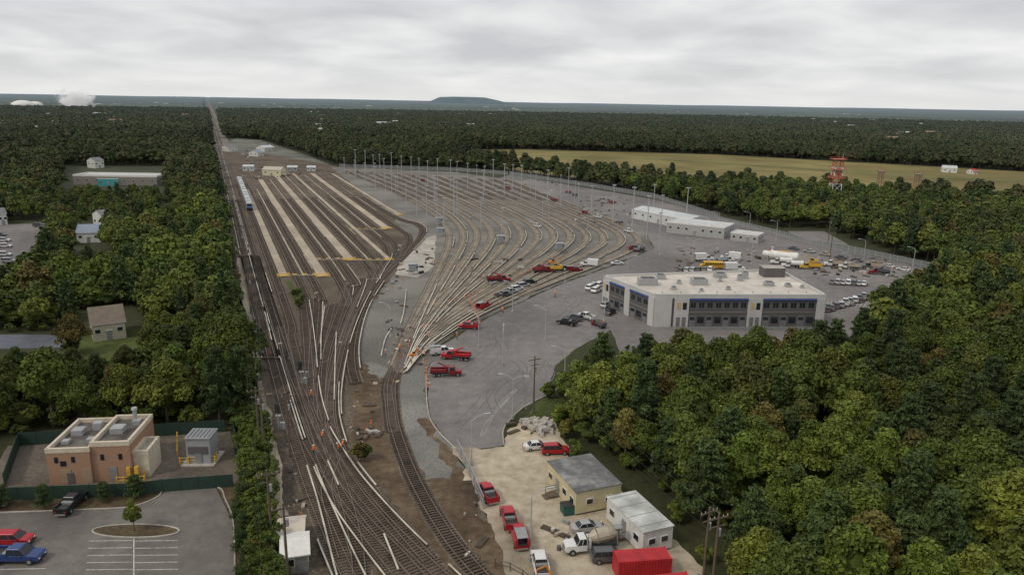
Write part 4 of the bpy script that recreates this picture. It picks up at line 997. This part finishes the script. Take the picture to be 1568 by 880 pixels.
mb=MB(); g2=paint('dumpster_green',(.02,.09,.07),.6); mb.prism([(-.9,.15),(-1.0,1.3),(1.0,1.5),(.9,.15)],.8,g2); mb.box((0,0,1.45),(2.0,1.6,.06),black); mb.obj('dumpster',G(870,785),.3)
# small planting
for i,(u,v) in enumerate(((68,778),(160,768),(207,762),(4,778),(372,778),(366,800),(376,820),(370,846),(380,872),(378,760),(372,905),(395,745))):
    inst(conif,'conifer_shrub',G(u,v),random.random()*6,random.uniform(.75,1.05))
inst(near[4][1],'young_tree',G(206,813),0,(.34,.34,.46))
for i in range(230):
    t=random.random(); v=640+t*330; u=380+t*34+random.uniform(-16,24); s=random.uniform(.6,1.4)
    if i<80: v=random.uniform(300,640); u=316+.135*(v-147)+random.uniform(-5,6)
    inst(random.choice(bush),'shrub',G(u,v),random.random()*6,s)
for px in [(842,612),(860,605),(872,640),(855,650),(868,668),(835,608),(950,690),(965,720),(1010,750),(880,700),(1045,800),(1080,860),(965,540),(1000,535),(1060,540),(1120,540),(1180,540),(1240,540),(1280,530),(905,560),(890,580),(455,455),(462,470),(560,705),(458,465)]:
    for k in range(2): inst(random.choice(bush),'shrub',G(px[0]+random.uniform(-8,8),px[1]+random.uniform(-4,4)),random.random()*6,random.uniform(.5,1.2))
# ---------------------------------------------------------------- steam plume
m=bpy.data.materials.new('steam'); m.use_nodes=True; nt=m.node_tree; nt.nodes.remove(nt.nodes['Principled BSDF'])
vs=nt.nodes.new('ShaderNodeVolumePrincipled'); vs.inputs['Color'].default_value=(.97,.97,.97,1); vs.inputs['Emission Color'].default_value=(.8,.8,.8,1)
tc=nt.nodes.new('ShaderNodeTexCoord'); ln=nt.nodes.new('ShaderNodeVectorMath'); ln.operation='LENGTH'; nt.links.new(tc.outputs['Object'],ln.inputs[0])
nz=nt.nodes.new('ShaderNodeTexNoise'); nz.inputs['Scale'].default_value=2.0; nz.inputs['Detail'].default_value=5; nt.links.new(tc.outputs['Object'],nz.inputs['Vector'])
a1=nt.nodes.new('ShaderNodeMath'); a1.operation='MULTIPLY_ADD'; a1.inputs[1].default_value=2.8; nt.links.new(nz.outputs['Fac'],a1.inputs[0])
s1=nt.nodes.new('ShaderNodeMath'); s1.operation='SUBTRACT'; s1.inputs[0].default_value=-.62; nt.links.new(ln.outputs['Value'],s1.inputs[1]); nt.links.new(s1.outputs[0],a1.inputs[2])
m1=nt.nodes.new('ShaderNodeMath'); m1.operation='MULTIPLY'; m1.inputs[1].default_value=.16; nt.links.new(a1.outputs[0],m1.inputs[0])
mx=nt.nodes.new('ShaderNodeMath'); mx.operation='MAXIMUM'; mx.inputs[1].default_value=0; nt.links.new(m1.outputs[0],mx.inputs[0]); nt.links.new(mx.outputs[0],vs.inputs['Density'])
em=nt.nodes.new('ShaderNodeMath'); em.operation='MULTIPLY'; em.inputs[1].default_value=.3; nt.links.new(mx.outputs[0],em.inputs[0]); nt.links.new(em.outputs[0],vs.inputs['Emission Strength'])
nt.links.new(vs.outputs[0],nt.nodes['Material Output'].inputs['Volume'])
bpy.ops.mesh.primitive_ico_sphere_add(subdivisions=3,radius=1); o=bpy.context.object; o.name='steam_plume'; c=G(116,168); o.location=(c.x,c.y,36); o.scale=(80,50,50); o.data.materials.append(m)
# ---------------------------------------------------------------- sky & light
w=bpy.data.worlds.new('World'); scene.world=w; w.use_nodes=True; nt=w.node_tree; bg=nt.nodes['Background']
SE=math.radians(46); SA=math.radians(235)  # sun azimuth measured from +Y clockwise
sky=nt.nodes.new('ShaderNodeTexSky'); sky.sky_type='NISHITA'; sky.sun_disc=False; sky.sun_elevation=SE; sky.sun_rotation=SA; sky.air_density=1.5; sky.dust_density=3
tc=nt.nodes.new('ShaderNodeTexCoord'); sp=nt.nodes.new('ShaderNodeSeparateXYZ'); nt.links.new(tc.outputs['Generated'],sp.inputs[0])
def mth(op,a,b=None):
    q=nt.nodes.new('ShaderNodeMath'); q.operation=op
    for i,x in enumerate((a,b)):
        if x is None: continue
        if isinstance(x,(int,float)): q.inputs[i].default_value=x
        else: nt.links.new(x,q.inputs[i])
    return q.outputs[0]
z=mth('ADD',mth('MAXIMUM',sp.outputs[2],0),.16); cx=mth('DIVIDE',sp.outputs[0],z); cy=mth('DIVIDE',sp.outputs[1],z)
cb=nt.nodes.new('ShaderNodeCombineXYZ'); nt.links.new(cx,cb.inputs[0]); nt.links.new(cy,cb.inputs[1])
n1=nt.nodes.new('ShaderNodeTexNoise'); n1.inputs['Scale'].default_value=1.25; n1.inputs['Detail'].default_value=8; n1.inputs['Roughness'].default_value=.47; n1.inputs['Distortion'].default_value=.25; nt.links.new(cb.outputs[0],n1.inputs['Vector'])
r=ramp(nt,[(.60,.615,.635),(.70,.71,.725),(.80,.81,.815),(.92,.92,.915)],[.34,.46,.56,.68]); nt.links.new(n1.outputs['Fac'],r.inputs[0])
# brighter, creamier band low on the horizon
hb=nt.nodes.new('ShaderNodeMapRange'); hb.inputs[1].default_value=0; hb.inputs[2].default_value=.06; hb.inputs[3].default_value=.75; hb.inputs[4].default_value=0; nt.links.new(sp.outputs[2],hb.inputs[0])
mxh=nt.nodes.new('ShaderNodeMixRGB'); nt.links.new(hb.outputs[0],mxh.inputs[0]); nt.links.new(r.outputs[0],mxh.inputs[1]); mxh.inputs[2].default_value=(.84,.84,.82,1)
sc=nt.nodes.new('ShaderNodeVectorMath'); sc.operation='SCALE'; sc.inputs['Scale'].default_value=10; nt.links.new(mxh.outputs[0],sc.inputs[0])
mx2=nt.nodes.new('ShaderNodeMixRGB'); mx2.inputs[0].default_value=.96; nt.links.new(sky.outputs[0],mx2.inputs[1]); nt.links.new(sc.outputs[0],mx2.inputs[2])
nt.links.new(mx2.outputs[0],bg.inputs['Color']); bg.inputs['Strength'].default_value=.1
sd=bpy.data.lights.new('sun','SUN'); sd.energy=1.4; sd.angle=math.radians(10); sd.color=(1,.90,.75); so=bpy.data.objects.new('sun',sd); scene.collection.objects.link(so)
dv=Vector((math.sin(SA)*math.cos(SE),math.cos(SA)*math.cos(SE),math.sin(SE))); so.rotation_euler=dv.to_track_quat('Z','Y').to_euler()
scene.view_settings.view_transform='Standard'; scene.view_settings.look='None'; scene.view_settings.exposure=0
print('objects',len(scene.objects))
